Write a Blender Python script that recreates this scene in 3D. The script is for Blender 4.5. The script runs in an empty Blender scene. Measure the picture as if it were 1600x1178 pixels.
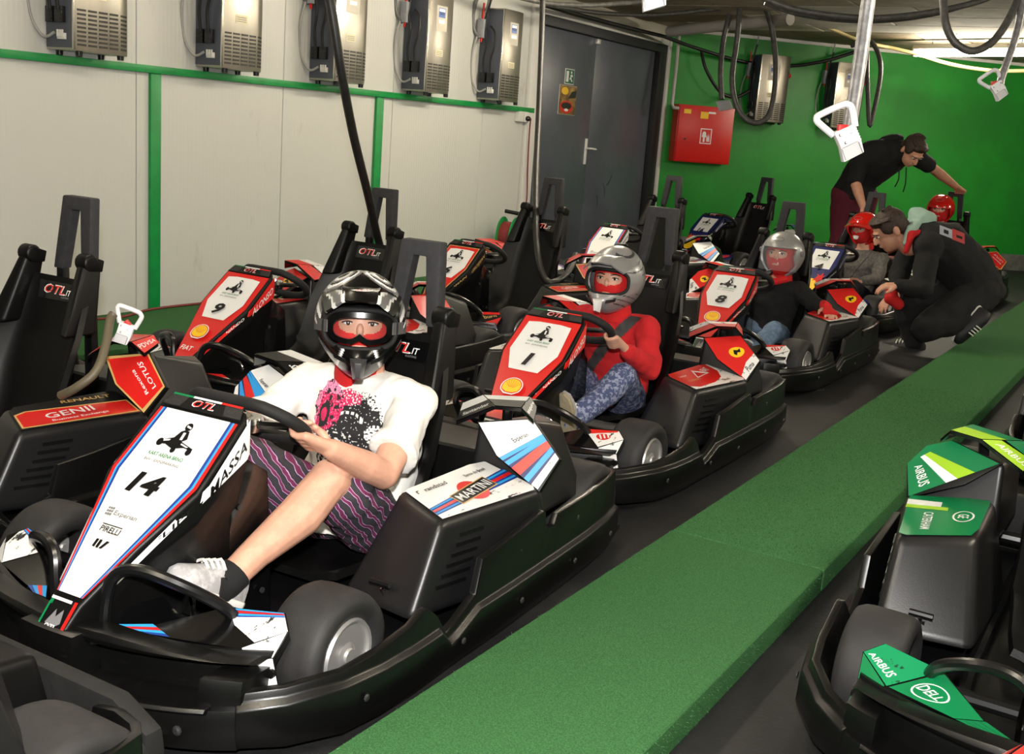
import bpy, bmesh, math, random
from mathutils import Vector, Matrix, Euler
from mathutils.bvhtree import BVHTree
from mathutils import noise as mnoise

S = bpy.context.scene
COL = S.collection
V = Vector
rad = math.radians

# ---------------------------------------------------------------- camera
CAM_H, FPX, PITCH, ROLL, YAW = 1.18, 1730.0, rad(12.5), rad(4.34), rad(30.785)
_f = V((0, math.cos(PITCH), -math.sin(PITCH))); _r = V((1, 0, 0)); _u = _r.cross(_f)
_r2 = _r * math.cos(ROLL) + _u * math.sin(ROLL); _u2 = -_r * math.sin(ROLL) + _u * math.cos(ROLL)
_rz = Matrix.Rotation(YAW, 3, 'Z')
CR, CU, CF = _rz @ _r2, _rz @ _u2, _rz @ _f
CO = V((0, 0, CAM_H))
cam_d = bpy.data.cameras.new('camera'); cam = bpy.data.objects.new('camera', cam_d); COL.objects.link(cam)
m4 = Matrix((CR, CU, -CF)).transposed().to_4x4(); m4.translation = CO
cam.matrix_world = m4
cam_d.sensor_fit = 'HORIZONTAL'; cam_d.sensor_width = 36.0; cam_d.lens = 36.0 * FPX / 1600.0
cam_d.clip_start = 0.05; cam_d.clip_end = 100
S.camera = cam

# ---------------------------------------------------------------- world, flash, exposure
S.view_settings.view_transform = 'Standard'; S.view_settings.look = 'None'
S.view_settings.gamma = 1.0; S.view_settings.use_curve_mapping = False
S.view_settings.exposure = -0.08
W = bpy.data.worlds.new('world'); S.world = W; W.use_nodes = True
W.node_tree.nodes['Background'].inputs[0].default_value = (1.0, .96, .88, 1)
W.node_tree.nodes['Background'].inputs[1].default_value = 0.05

def light(name, kind, loc, energy, color=(1, 1, 1), **kw):
    d = bpy.data.lights.new(name, kind); d.energy = energy; d.color = color
    for k, v in kw.items(): setattr(d, k, v)
    o = bpy.data.objects.new(name, d); o.location = loc; COL.objects.link(o); return o

# the photographer's flash on the hot shoe, above the lens
flash = light('camera_flash', 'SPOT', CO + CU * 0.22 + CR * 0.01 - CF * 0.06, 470, (1.0, .97, .93),
              shadow_soft_size=0.035, spot_size=rad(100), spot_blend=0.8)
flash.rotation_euler = m4.to_euler()

# ---------------------------------------------------------------- materials
def lin(c):
    return tuple(((x / 255) / 12.92 if x / 255 <= .04045 else ((x / 255 + .055) / 1.055) ** 2.4) for x in c)
MATS = {}
def mat(name, rgb, rough=.5, metal=0.0, noise=0.0, nscale=20, bump=0.0, bscale=60, spec=.5, rgb2=None, n2=(.45, .6), coat=0.0,
        emit=None, alpha=None, trans=0.0, stretch=None):
    if name in MATS: return MATS[name]
    m = bpy.data.materials.new(name); m.use_nodes = True
    nt = m.node_tree; b = nt.nodes['Principled BSDF']
    c = lin(rgb); b.inputs['Base Color'].default_value = (*c, 1)
    b.inputs['Roughness'].default_value = rough; b.inputs['Metallic'].default_value = metal
    b.inputs['Specular IOR Level'].default_value = spec
    if coat: b.inputs['Coat Weight'].default_value = coat; b.inputs['Coat Roughness'].default_value = .08
    if trans: b.inputs['Transmission Weight'].default_value = trans
    if alpha is not None: b.inputs['Alpha'].default_value = alpha
    if emit:
        b.inputs['Emission Color'].default_value = (*lin(emit[0]), 1); b.inputs['Emission Strength'].default_value = emit[1]
    vec = None
    if noise or bump or rgb2:
        tc = nt.nodes.new('ShaderNodeTexCoord'); mp = nt.nodes.new('ShaderNodeMapping')
        nt.links.new(tc.outputs['Object'], mp.inputs[0])
        if stretch: mp.inputs['Scale'].default_value = stretch
        vec = mp.outputs[0]
    if noise or rgb2:
        n = nt.nodes.new('ShaderNodeTexNoise'); n.inputs['Scale'].default_value = nscale; n.inputs['Detail'].default_value = 6
        n.inputs['Roughness'].default_value = .65
        nt.links.new(vec, n.inputs['Vector'])
        mr = nt.nodes.new('ShaderNodeMapRange'); mr.inputs[1].default_value = n2[0]; mr.inputs[2].default_value = n2[1]
        nt.links.new(n.outputs['Fac'], mr.inputs[0])
        mx = nt.nodes.new('ShaderNodeMix'); mx.data_type = 'RGBA'
        c2 = lin(rgb2) if rgb2 else tuple(min(1, x * (1 + noise)) for x in c)
        c1 = c if rgb2 else tuple(x * (1 - noise) for x in c)
        mx.inputs[6].default_value = (*c1, 1); mx.inputs[7].default_value = (*c2, 1)
        nt.links.new(mr.outputs[0], mx.inputs[0]); nt.links.new(mx.outputs[2], b.inputs['Base Color'])
    if bump:
        n = nt.nodes.new('ShaderNodeTexNoise'); n.inputs['Scale'].default_value = bscale; n.inputs['Detail'].default_value = 5
        nt.links.new(vec, n.inputs['Vector'])
        bp = nt.nodes.new('ShaderNodeBump'); bp.inputs['Strength'].default_value = bump; bp.inputs['Distance'].default_value = .004
        nt.links.new(n.outputs['Fac'], bp.inputs['Height']); nt.links.new(bp.outputs[0], b.inputs['Normal'])
    MATS[name] = m; return m

PL = mat('black_plastic', (9, 9, 9), .33, bump=.05, bscale=120, rgb2=(30, 29, 27), n2=(.6, .95), nscale=9, stretch=(3, .7, 8))
PLS = mat('black_satin_plastic', (11, 11, 11), .42, bump=.05, bscale=260, spec=.26)
PODM = mat('pod_plastic', (25, 25, 26), .36, bump=.05, bscale=300, spec=.45)
PLG = mat('black_gloss_plastic', (10, 10, 11), .16, coat=.4)
RUB = mat('tyre_rubber', (36, 35, 35), .66, noise=.18, nscale=14, bump=.12, bscale=90)
RUBM = mat('black_rubber', (19, 18, 18), .75, noise=.25, nscale=18, bump=.2, bscale=70)
FOAM = mat('foam_pad', (46, 46, 49), .74, noise=.15, nscale=40, bump=.15, bscale=200)
STEEL = mat('black_steel', (16, 16, 17), .28)
CHROME = mat('chrome', (205, 205, 205), .18, 1.0)
ALU = mat('cast_aluminium', (206, 205, 202), .38, .75)
WHITE = mat('sticker_white', (236, 236, 234), .3, coat=.3)
WHITED = mat('sticker_white_scuffed', (234, 233, 230), .4, rgb2=(40, 38, 36), n2=(.585, .63), nscale=26, stretch=(1.5, .45, 1.5))
RED = mat('sticker_red', (214, 34, 30), .3, coat=.3)
REDD = mat('sticker_red_scuffed', (208, 34, 30), .4, rgb2=(60, 24, 20), n2=(.62, .68), nscale=22, stretch=(1.5, .5, 1.5))
BLK = mat('sticker_black', (12, 12, 13), .35)
GOLD = mat('sticker_gold', (206, 170, 104), .35)
YEL = mat('sticker_yellow', (247, 200, 30), .35)
NAVY = mat('sticker_navy', (22, 32, 92), .35)
DBLUE = mat('sticker_blue', (30, 62, 140), .35)
LBLUE = mat('sticker_light_blue', (48, 152, 222), .35)
GRN = mat('sticker_green', (10, 118, 68), .35)
LGRN = mat('sticker_lime', (156, 200, 40), .35)
GREY = mat('sticker_grey', (120, 120, 122), .4)
CARB = mat('sticker_carbon', (46, 45, 44), .4, noise=.4, nscale=400)
ORG = mat('sticker_orange', (226, 84, 34), .35)

# ---------------------------------------------------------------- geometry helpers
def px(x, y, depth):           # a photo pixel at a distance in metres along the lens axis
    return CO + (CF + CR * ((x - 800) / FPX) - CU * ((y - 589) / FPX)) * depth
def pxplane(x, y, p, n):
    d = CF + CR * ((x - 800) / FPX) - CU * ((y - 589) / FPX)
    return CO + d * (n.dot(p - CO) / n.dot(d))

class G:                        # a bag of vertices and faces with a material index per face
    def __init__(s): s.v = []; s.f = []; s.m = []
    def add(s, vs, fs, mi=0):
        o = len(s.v); s.v += [tuple(p) for p in vs]; s.f += [tuple(i + o for i in f) for f in fs]; s.m += [mi] * len(fs); return s
    def hexa(s, p, mi=0):       # 8 points: bottom ring 0-3, top ring 4-7
        return s.add(p, [(0, 3, 2, 1), (4, 5, 6, 7), (0, 1, 5, 4), (1, 2, 6, 5), (2, 3, 7, 6), (3, 0, 4, 7)], mi)
    def box(s, lo, hi, mi=0):
        (a, b, c), (d, e, f) = lo, hi
        return s.hexa([(a, b, c), (d, b, c), (d, e, c), (a, e, c), (a, b, f), (d, b, f), (d, e, f), (a, e, f)], mi)
    def loft(s, rings, caps=True, mi=0, closed=True):
        n = len(rings[0]); vs = [p for r in rings for p in r]; fs = []
        for i in range(len(rings) - 1):
            for j in range(n if closed else n - 1):
                k = (j + 1) % n
                fs.append((i * n + j, i * n + k, (i + 1) * n + k, (i + 1) * n + j))
        if caps and closed:
            fs.append(tuple(reversed(range(n)))); fs.append(tuple((len(rings) - 1) * n + j for j in range(n)))
        return s.add(vs, fs, mi)
    def tube(s, pts, r, n=10, mi=0, sub=0, caps=True, flat=1.0):
        pts = [V(p) for p in pts]
        if sub: pts = catmull(pts, sub)
        rs = r if isinstance(r, (list, tuple)) else [r] * len(pts)
        if len(rs) != len(pts):
            m = len(rs) - 1; rr = []
            for i in range(len(pts)):
                t = i / (len(pts) - 1) * m; k = min(int(t), m - 1); rr.append(rs[k] + (rs[k + 1] - rs[k]) * (t - k))
            rs = rr
        rings = []; prev = None
        for i, p in enumerate(pts):
            t = (pts[min(i + 1, len(pts) - 1)] - pts[max(i - 1, 0)])
            if t.length < 1e-9: t = V((0, 0, 1))
            t.normalize()
            if prev is None:
                a = V((0, 0, 1)) if abs(t.z) < .9 else V((1, 0, 0)); x = t.cross(a).normalized()
            else:
                x = (prev - t * prev.dot(t)).normalized()
            prev = x; y = t.cross(x)
            rings.append([p + (x * math.cos(2 * math.pi * j / n) + y * (flat * math.sin(2 * math.pi * j / n))) * rs[i] for j in range(n)])
        return s.loft(rings, caps, mi)
    def lathe(s, prof, c=(0, 0, 0), axis='X', n=32, mi=0):
        rings = []
        for r, a in prof:
            ring = []
            for j in range(n):
                q = 2 * math.pi * j / n
                if axis == 'X': ring.append((c[0] + a, c[1] + r * math.cos(q), c[2] + r * math.sin(q)))
                elif axis == 'Y': ring.append((c[0] + r * math.cos(q), c[1] + a, c[2] + r * math.sin(q)))
                else: ring.append((c[0] + r * math.cos(q), c[1] + r * math.sin(q), c[2] + a))
            rings.append(ring)
        return s.loft(rings, True, mi)
    def mirror(s):
        g = G(); g.v = [(-x, y, z) for x, y, z in s.v]; g.f = [tuple(reversed(f)) for f in s.f]; g.m = list(s.m); return g
    def mesh(s, name, mats, bevel=0, seg=2, smooth=True, angle=35, recalc=True, solid=0):
        me = bpy.data.meshes.new(name)
        mats = mats if isinstance(mats, (list, tuple)) else [mats]
        bm = bmesh.new(); vv = [bm.verts.new(p) for p in s.v]
        for f, mi in zip(s.f, s.m):
            if len(set(f)) < 3: continue
            try:
                q = bm.faces.new([vv[i] for i in f]); q.material_index = mi
            except ValueError: pass
        if recalc: bmesh.ops.recalc_face_normals(bm, faces=bm.faces)
        if solid: bmesh.ops.solidify(bm, geom=bm.faces[:], thickness=solid)
        if bevel:
            es = [e for e in bm.edges if len(e.link_faces) == 2 and e.calc_face_angle(0) > rad(28)]
            bmesh.ops.bevel(bm, geom=es, offset=bevel, segments=seg, affect='EDGES', clamp_overlap=True, profile=.6)
        bm.to_mesh(me); bm.free()
        for m in mats: me.materials.append(m)
        if smooth:
            me.shade_smooth()
            try: me.set_sharp_from_angle(angle=rad(angle))
            except Exception: pass
        return me
    def obj(s, name, mats, parent=None, **kw):
        return link(name, s.mesh(name, mats, **kw), parent)

def catmull(p, n):
    out = []; m = len(p)
    for i in range(m - 1):
        a, b, c, d = p[max(i - 1, 0)], p[i], p[i + 1], p[min(i + 2, m - 1)]
        for k in range(n):
            t = k / n
            out.append(.5 * ((2 * b) + (c - a) * t + (2 * a - 5 * b + 4 * c - d) * t * t + (3 * b - a - 3 * c + d) * t ** 3))
    out.append(p[-1].copy()); return out
def lerp(a, b, t): return a + (b - a) * t
def interp(tab, t):             # tab: list of (t, value or tuple)
    if t <= tab[0][0]: return tab[0][1]
    for (a, va), (b, vb) in zip(tab, tab[1:]):
        if t <= b:
            k = (t - a) / (b - a)
            return tuple(lerp(x, y, k) for x, y in zip(va, vb)) if isinstance(va, tuple) else lerp(va, vb, k)
    return tab[-1][1]

def link(name, me, parent=None):
    o = bpy.data.objects.new(name, me); COL.objects.link(o)
    if parent is not None: o.parent = parent
    return o
def thing(name, label, cat, loc=(0, 0, 0), rz=0, group=None):
    o = bpy.data.objects.new(name, None); COL.objects.link(o); o.empty_display_size = .05
    o.location = loc; o.rotation_euler = (0, 0, rz)
    return tag(o, label, cat, group)
def tag(o, label=None, cat=None, group=None, kind=None):
    if label: o['label'] = label
    if cat: o['category'] = cat
    if group: o['group'] = group
    if kind: o['kind'] = kind
    return o

# ---------------------------------------------------------------- printed stickers: 2-D drawings laid on a surface
_txt = {}
def text2d(s, shear=0.0, bold=0.0):
    k = (s, shear, bold)
    if k not in _txt:
        cu = bpy.data.curves.new('t', 'FONT'); cu.body = s; cu.size = 1; cu.shear = shear; cu.offset = bold; cu.resolution_u = 2
        cu.align_x = 'CENTER'; cu.align_y = 'CENTER'
        o = bpy.data.objects.new('t', cu); COL.objects.link(o)
        dg = bpy.context.evaluated_depsgraph_get(); dg.update(); me = o.evaluated_get(dg).to_mesh()
        vs = [(v.co.x, v.co.y) for v in me.vertices]; fs = [tuple(p.vertices) for p in me.polygons]
        o.evaluated_get(dg).to_mesh_clear(); bpy.data.objects.remove(o); bpy.data.curves.remove(cu)
        xs = [v[0] for v in vs] or [0]; ys = [v[1] for v in vs] or [0]
        cx, cy = (min(xs) + max(xs)) / 2, (min(ys) + max(ys)) / 2; h = (max(ys) - min(ys)) or 1; w = max(xs) - min(xs)
        _txt[k] = ([((x - cx) / h, (y - cy) / h) for x, y in vs], fs, w / h)
    return _txt[k]
def planar(p00, p10, p11, p01):    # moves the second corner into the plane of the other three
    a, b, c, d = V(p00), V(p10), V(p11), V(p01); n = (c - a).cross(d - a).normalized()
    return a, b - n * n.dot(b - a), c, d
class Decal:
    def __init__(s): s.items = []; s.mats = []; s.k = 0
    def mi(s, m):
        if m not in s.mats: s.mats.append(m)
        return s.mats.index(m)
    def raw(s, vs, fs, m, lift=True):
        if lift: s.k += 1
        s.items.append((vs, fs, s.mi(m), s.k)); return s
    def poly(s, pts, m): return s.raw(list(pts), [tuple(range(len(pts)))], m)
    def rect(s, x0, y0, x1, y1, m): return s.poly([(x0, y0), (x1, y0), (x1, y1), (x0, y1)], m)
    def ell(s, cx, cy, rx, ry, m, n=20, a0=0, a1=360):
        pts = [(cx + rx * math.cos(rad(lerp(a0, a1, i / n))), cy + ry * math.sin(rad(lerp(a0, a1, i / n)))) for i in range(n if a1 - a0 == 360 else n + 1)]
        return s.poly(pts, m)
    def text(s, t, cx, cy, h, m, w=None, rot=0, shear=0.0, sx=1.0, bold=.012):
        if not t: return s
        vs, fs, asp = text2d(t, shear, bold)
        k = (w / (asp * h)) if w else sx
        c, q = math.cos(rad(rot)), math.sin(rad(rot))
        vs = [(cx + (x * h * k) * c - y * h * q, cy + (x * h * k) * q + y * h * c) for x, y in vs]
        return s.raw(vs, fs, m)
    def stroke(s, pts, w, m):
        vs = []; n = len(pts)
        for i, p in enumerate(pts):
            a = V(pts[max(i - 1, 0)]); b = V(pts[min(i + 1, n - 1)]); t = (b - a).normalized(); nn = V((-t.y, t.x)) * w / 2
            vs += [(p[0] + nn.x, p[1] + nn.y), (p[0] - nn.x, p[1] - nn.y)]
        return s.raw(vs, [(2 * i, 2 * i + 1, 2 * i + 3, 2 * i + 2) for i in range(n - 1)], m)
    def mesh(s, name, fmap, base=.0010, step=.00035):
        g = G()
        for vs, fs, mi, k in s.items: g.add([fmap(x, y, base + step * k) for x, y in vs], fs, mi)
        return g.mesh(name, s.mats, smooth=False, recalc=False)
def planemap(o, u, v):
    o, u, v = V(o), V(u).normalized(), V(v); v = (v - u * v.dot(u)).normalized(); n = u.cross(v)
    return lambda x, y, h: o + u * x + v * y + n * h
def quadmap(p00, p10, p11, p01, w, h, hint=(.6, -.6, .6)):
    p00, p10, p11, p01 = map(V, (p00, p10, p11, p01)); n = (p10 - p00).cross(p01 - p00).normalized()
    if n.dot(V(hint)) < 0: n = -n
    def f(x, y, off):
        a, b = x / w, y / h
        return p00 * (1 - a) * (1 - b) + p10 * a * (1 - b) + p11 * a * b + p01 * (1 - a) * b + n * off
    return f
# ================================================================= THE SETTING
WX = -5.016                     # plane of the long white wall
CEIL = 2.36
GP = V((WX, 11.15, 0)); GD = V((math.sqrt(.5), math.sqrt(.5), 0)); GN = V((math.sqrt(.5), -math.sqrt(.5), 0))
M_floor = mat('black_floor', (22, 22, 23), .62, rgb2=(46, 45, 44), n2=(.5, .85), nscale=3.5, bump=.35, bscale=90)
M_panel = mat('wall_panel_cream', (196, 196, 190), .45)
M_gwall = mat('green_wall_paint', (14, 134, 32), .42, noise=.10, nscale=1.6, bump=.12, bscale=12)
M_gtrim = mat('green_trim_paint', (8, 134, 62), .42, noise=.08, nscale=9)
M_ceil = mat('ceiling_board', (172, 160, 138), .8, noise=.14, nscale=2.2)
M_ceil2 = mat('ceiling_board_stained', (132, 116, 88), .8, noise=.2, nscale=2.5)
M_ceil3 = mat('ceiling_board_pale', (206, 200, 188), .8, noise=.08, nscale=3)
M_door = mat('door_grey_paint', (84, 88, 98), .34, noise=.10, nscale=2.0, bump=.08, bscale=5)
M_frame = mat('door_frame_black', (22, 22, 23), .5)
M_wtrim = mat('white_trim', (214, 212, 206), .5)
M_carpet = mat('green_carpet', (64, 110, 66), .95, noise=.22, nscale=260, bump=.8, bscale=420, spec=.1)
M_carpetd = mat('green_carpet_edge', (50, 102, 56), .95, noise=.35, nscale=200, bump=.9, bscale=350, spec=.1)
M_skirt = mat('grey_skirting', (96, 98, 92), .7, noise=.25, nscale=6)
M_plainw = mat('plain_wall', (186, 182, 168), .8)
# ribbed sandwich panel: fine vertical lines in relief plus faint scuffs
nt = M_panel.node_tree; bsdf = nt.nodes['Principled BSDF']
tc = nt.nodes.new('ShaderNodeTexCoord'); wv = nt.nodes.new('ShaderNodeTexWave'); wv.bands_direction = 'Y'; wv.inputs['Scale'].default_value = 11
wv.inputs['Distortion'].default_value = .0
bp = nt.nodes.new('ShaderNodeBump'); bp.inputs['Strength'].default_value = .2; bp.inputs['Distance'].default_value = .003
nz = nt.nodes.new('ShaderNodeTexNoise'); nz.inputs['Scale'].default_value = 3; nz.inputs['Detail'].default_value = 8; nz.inputs['Roughness'].default_value = .7
mp = nt.nodes.new('ShaderNodeMapping'); mp.inputs['Scale'].default_value = (1, 1.4, .5)
rp = nt.nodes.new('ShaderNodeMapRange'); rp.inputs[1].default_value = .62; rp.inputs[2].default_value = .8
mx = nt.nodes.new('ShaderNodeMix'); mx.data_type = 'RGBA'
mx.inputs[6].default_value = (*lin((196, 196, 190)), 1); mx.inputs[7].default_value = (*lin((158, 154, 142)), 1)
nt.links.new(tc.outputs['Object'], wv.inputs['Vector']); nt.links.new(wv.outputs['Fac'], bp.inputs['Height']); nt.links.new(bp.outputs[0], bsdf.inputs['Normal'])
nt.links.new(tc.outputs['Object'], mp.inputs[0]); nt.links.new(mp.outputs[0], nz.inputs['Vector']); nt.links.new(nz.outputs['Fac'], rp.inputs[0])
nt.links.new(rp.outputs[0], mx.inputs[0]); nt.links.new(mx.outputs[2], bsdf.inputs['Base Color'])

def struct(name, g, m, parent=None, **kw):
    o = g.obj(name, m, parent, **kw)
    if parent is None: o['kind'] = 'structure'
    return o
struct('floor', G().box((-5.7, -3.2, -.2), (5.2, 18.5, 0)), M_floor, smooth=False)
wl = struct('wall_left', G().box((-5.7, -3.2, 0), (WX - .02, 8.36, CEIL)), M_plainw, smooth=False)
yy = 8.29; ys = [8.29, 7.646, 6.47, 5.351, 4.208] + [4.208 - 1.13 * i for i in range(1, 7)]
for a, b in zip(ys, ys[1:]):
    G().box((WX - .02, b + .003, 0.0), (WX, a - .003, CEIL - .02)).obj('wall_panel', M_panel, wl, bevel=.002, seg=1)
# green rail under the chargers and the two uprights
tg = 0
def trim(g, m, **kw):
    global tg; tg += 1
    return struct('trim_%d' % tg, g, m, **kw)
trim(G().box((WX, -3.0, 1.342), (WX + .035, 8.40, 1.382)), M_gtrim, bevel=.003)
trim(G().box((WX, 4.290, 0), (WX + .022, 4.362, 1.342)), M_gtrim, bevel=.003)
trim(G().box((WX, 6.268, 0), (WX + .022, 6.345, 1.342)), M_gtrim, bevel=.003)
trim(G().box((WX - .02, 8.30, 0), (WX + .03, 8.45, CEIL - .06)), M_wtrim, bevel=.004)      # white corner post
# door wall: dark frame, two leaves, handle
struct('wall_door', G().box((-5.7, 8.36, 2.17), (WX - .01, 11.2, CEIL)).box((-5.7, 8.36, 0), (WX - .12, 11.2, 2.17)), M_plainw, smooth=False)
trim(G().box((WX - .12, 8.45, 2.085), (WX + .012, 11.07, 2.165)).box((WX - .12, 10.90, 0), (WX + .012, 11.07, 2.085)).box((WX - .12, 8.452, 0), (WX - .02, 8.475, 2.085)), M_frame, bevel=.004)
trim(G().box((WX - .12, 11.072, 0), (WX + .03, 11.135, 2.25)).box((WX - .09, 8.45, 2.166), (WX + .02, 11.135, 2.25)), M_wtrim, bevel=.004)
door = struct('door_1', G().box((WX - .115, 8.476, .005), (WX - .05, 9.581, 2.083)), M_door, bevel=.004)
door2 = struct('door_2', G().box((WX - .115, 9.589, .005), (WX - .05, 10.898, 2.083)), M_door, bevel=.004)
hx = WX - .05
M_hand = mat('handle_white', (226, 226, 222), .35)
g = G().box((hx, 9.52, .92), (hx + .012, 9.56, 1.16)).tube([(hx + .01, 9.54, 1.07), (hx + .05, 9.54, 1.07), (hx + .055, 9.56, 1.07), (hx + .055, 9.66, 1.065)], .010, 8)
g.obj('door_handle', M_hand, door, bevel=.003)
G().box((hx, 9.55, 2.03), (hx + .03, 9.62, 2.075)).obj('door_closer', ALU, door, bevel=.003)
# curved rubber scuffs on the right leaf
d = Decal()
for y0, z0, dy, dz in ((9.98, .74, .05, -.13), (9.86, .62, .02, -.11), (10.15, .82, -.09, -.1)):
    d.stroke([(y0 + dy * t + .02 * math.sin(t * 3), z0 + dz * t) for t in (0, .25, .5, .75, 1)], .010, BLK)
link('scuff_marks', d.mesh('scuff_marks', lambda x, y, h: V((hx + h, x, y))), door2)
# green end wall, skirting
L = 9.4
def gw(s, t, z): return GP + GD * s + GN * t + V((0, 0, z))
def gbox(s0, s1, t0, t1, z0, z1):
    return [gw(s0, t0, z0), gw(s1, t0, z0), gw(s1, t1, z0), gw(s0, t1, z0), gw(s0, t0, z1), gw(s1, t0, z1), gw(s1, t1, z1), gw(s0, t1, z1)]
struct('wall_end', G().hexa(gbox(-.05, L, -.25, 0, 0, CEIL)), M_gwall, smooth=False)
struct('baseboard_end', G().hexa(gbox(0.02, L, 0.0, .02, 0, .19)), M_skirt, bevel=.004)
trim(G().hexa(gbox(.02, L, 0, .03, CEIL - .035, CEIL - .002)), M_wtrim)
struct('wall_right', G().box((5.0, -3.2, 0), (5.2, 18.5, CEIL)), M_plainw, smooth=False)
struct('wall_back', G().box((-5.7, -3.4, 0), (5.2, -3.2, CEIL)), M_plainw, smooth=False)
# ceiling: a slab with stained boards fixed under it
ce = struct('ceiling', G().box((-5.7, -3.2, CEIL), (5.2, 18.5, CEIL + .15)), M_ceil, smooth=False)
random.seed(5)
bcache = {}
for j in range(0, 14):
    y0 = 6.2 + j * .62
    for i in range(8):
        x0 = -5.0 + i * 1.22 + (.4 if j % 2 else 0)
        if x0 + GP.y - WX < y0 - .5 + .0 : continue
        if (y0 + .6 - 11.15) > (x0 - WX) - .02: continue
        k = random.choice((0, 0, 1, 2, 2))
        if k not in bcache: bcache[k] = G().box((0, 0, -.014), (1.2, .60, 0)).mesh('ceiling_board', (M_ceil, M_ceil2, M_ceil3)[k], bevel=.003, seg=1)
        o = link('ceiling_board', bcache[k], ce); o.location = (x0, y0, CEIL)
# raised carpet strip between the rows of karts: two boards that meet at a worn joint
def carpet(name, x0, x1, y0, y1, h, label):
    g = G(); g.box((x0, y0, 0), (x1, y1, h))
    o = g.obj(name, M_carpet, bevel=.008, seg=3); return tag(o, label, 'carpet')
carpet('carpet_strip', -1.155, -.70, -1.2, 2.922, .07, 'near length of raised green carpet strip beside kart 14')
carpet('carpet_strip', -1.155, -.70, 2.930, 11.6, .068, 'far length of raised green carpet strip running to the end wall')
carpet('carpet_platform', WX + .005, -4.25, 1.6, 8.2, .03, 'green carpet laid along the foot of the white wall')
# fuzzy pile on the near strip: loose geometry nobody could count
random.seed(3)
g = G(); N = 30000
for i in range(N):
    y = 1.2 + 4.6 * (i / N) ** 1.25; side = i % 5 == 0
    if side:
        x, z = -.70, random.uniform(.004, .068); d = V((1, random.uniform(-.5, .5), random.uniform(-.6, .5)))
    else:
        x, z = random.uniform(-1.153, -.702), .0685; d = V((random.uniform(-.7, .7), random.uniform(-.7, .7), .8))
    if abs(y - 2.926) < .005: continue
    d = d.normalized() * random.uniform(.003, .0065); w = V((random.uniform(-1, 1), random.uniform(-1, 1), 0)).normalized() * .0011
    p = V((x, y, z)); g.add([p - w, p + w, p + d], [(0, 1, 2)], 0 if random.random() < .8 else 1)
M_pile2 = mat('green_carpet_pale', (88, 136, 90), .9, spec=.1)
o = g.obj('carpet_pile', [M_carpetd, M_pile2], smooth=False, recalc=False)
tag(o, 'short green fibres standing on the carpet strip', 'carpet pile', kind='stuff')

# ================================================================= LUMINAIRES
M_tube = mat('fluorescent_tube', (255, 244, 214), .4, emit=((255, 243, 222), 42))
M_tube2 = mat('fluorescent_tube_bright', (255, 246, 220), .4, emit=((255, 244, 222), 135))  # stronger emission to lift the far and right side
M_lampb = mat('lamp_body', (200, 196, 180), .5)
def luminaire(c, ang, length, label, tube=None):
    t = thing('ceiling_light', label, 'lamp', c, ang, 'fluorescent ceiling lights')
    G().hexa([(-length / 2, -.04, .0), (length / 2, -.04, 0), (length / 2, .04, 0), (-length / 2, .04, 0), (-length / 2, -.03, .045), (length / 2, -.03, .045), (length / 2, .03, .045), (-length / 2, .03, .045)]).obj('lamp_body', M_lampb, t, bevel=.008)
    G().lathe([(.001, -length / 2 + .02), (.030, -length / 2 + .025), (.034, -length / 2 + .05), (.034, length / 2 - .05), (.030, length / 2 - .025), (.001, length / 2 - .02)], (0, 0, -.034), 'X', 14).obj('lamp_tube', tube or M_tube2, t)
    for s in (-1, 1):
        G().tube([(s * length * .35, 0, .04), (s * length * .35, 0, CEIL - c[2])], .004, 6).obj('hanger', STEEL, t)
        G().box((s * (length / 2 - .012) - .012, -.036, -.07), (s * (length / 2 - .012) + .012, .036, .0)).obj('end_cap', M_lampb, t, bevel=.006)
    return t
luminaire((-2.06, 11.52, 2.255), math.atan2(-.365, 1.041), 1.28, 'lit fluorescent batten under the ceiling above the kneeling man')
for x, y, lb in ((-3.3, 2.4, 'over the front of the wall row'), (-3.2, 4.7, 'over the middle of the wall row'), (-3.2, 6.85, 'over the far part of the wall row'), (.9, 3.2, 'over the right row'), (1.6, 7.2, 'farther over the right row'), (2.6, 11.0, 'at the far right'), (-1.0, .4, 'above the camera')):  # unseen battens, added to light the room
    luminaire((x, y, 2.25), math.pi / 2, 1.3, 'fluorescent batten added overhead, out of view, to light the room, ' + lb, M_tube if x < -2 and y < 6 else None)
# ================================================================= THE KART (local: +X driver's left, -Y forward, Z up)
KM = {}
def both(key, g, mats, **kw):
    KM[key + 'L'] = g.mesh(key, mats, **kw); KM[key + 'R'] = g.mirror().mesh(key, mats, **kw)

# --- side rail: low bulging skirt with a stepped upper guard
rail = [(-.86, .385, .135), (-.80, .455, .145), (-.70, .515, .155), (-.60, .533, .165), (-.50, .54, .178), (-.452, .54, .196), (-.435, .54, .196),
        (-.395, .54, .165), (-.355, .54, .112), (-.32, .54, .120), (-.238, .542, .158), (-.216, .543, .237), (-.10, .545, .246), (.085, .545, .268), (.096, .545, .262),
        (.105, .545, .215), (.15, .545, .212), (.165, .545, .238), (.35, .543, .238), (.50, .535, .24), (.62, .515, .24), (.655, .475, .235), (.685, .40, .22), (.698, .33, .20)]
def rail_rings():
    out = []
    for i, (y, x, zt) in enumerate(rail):
        a = rail[max(i - 1, 0)]; b = rail[min(i + 1, len(rail) - 1)]
        t = V((b[1] - a[1], b[0] - a[0], 0)).normalized(); n = V((t.y, -t.x, 0))
        if n.x < 0 and abs(y) < .7: n = -n
        led = min(.138, zt - .016)
        pf = [(-.045, .03), (-.004, .028), (.009, .06), (.006, led - .010), (-.008, led), (-.012, zt), (-.030, zt + .001), (-.045, .10)]
        out.append([(x + n.x * o, y + n.y * o, z) for o, z in pf])
    return out
both('side_rail', G().loft(rail_rings()), PL, bevel=.004, seg=2, angle=40)
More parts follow.
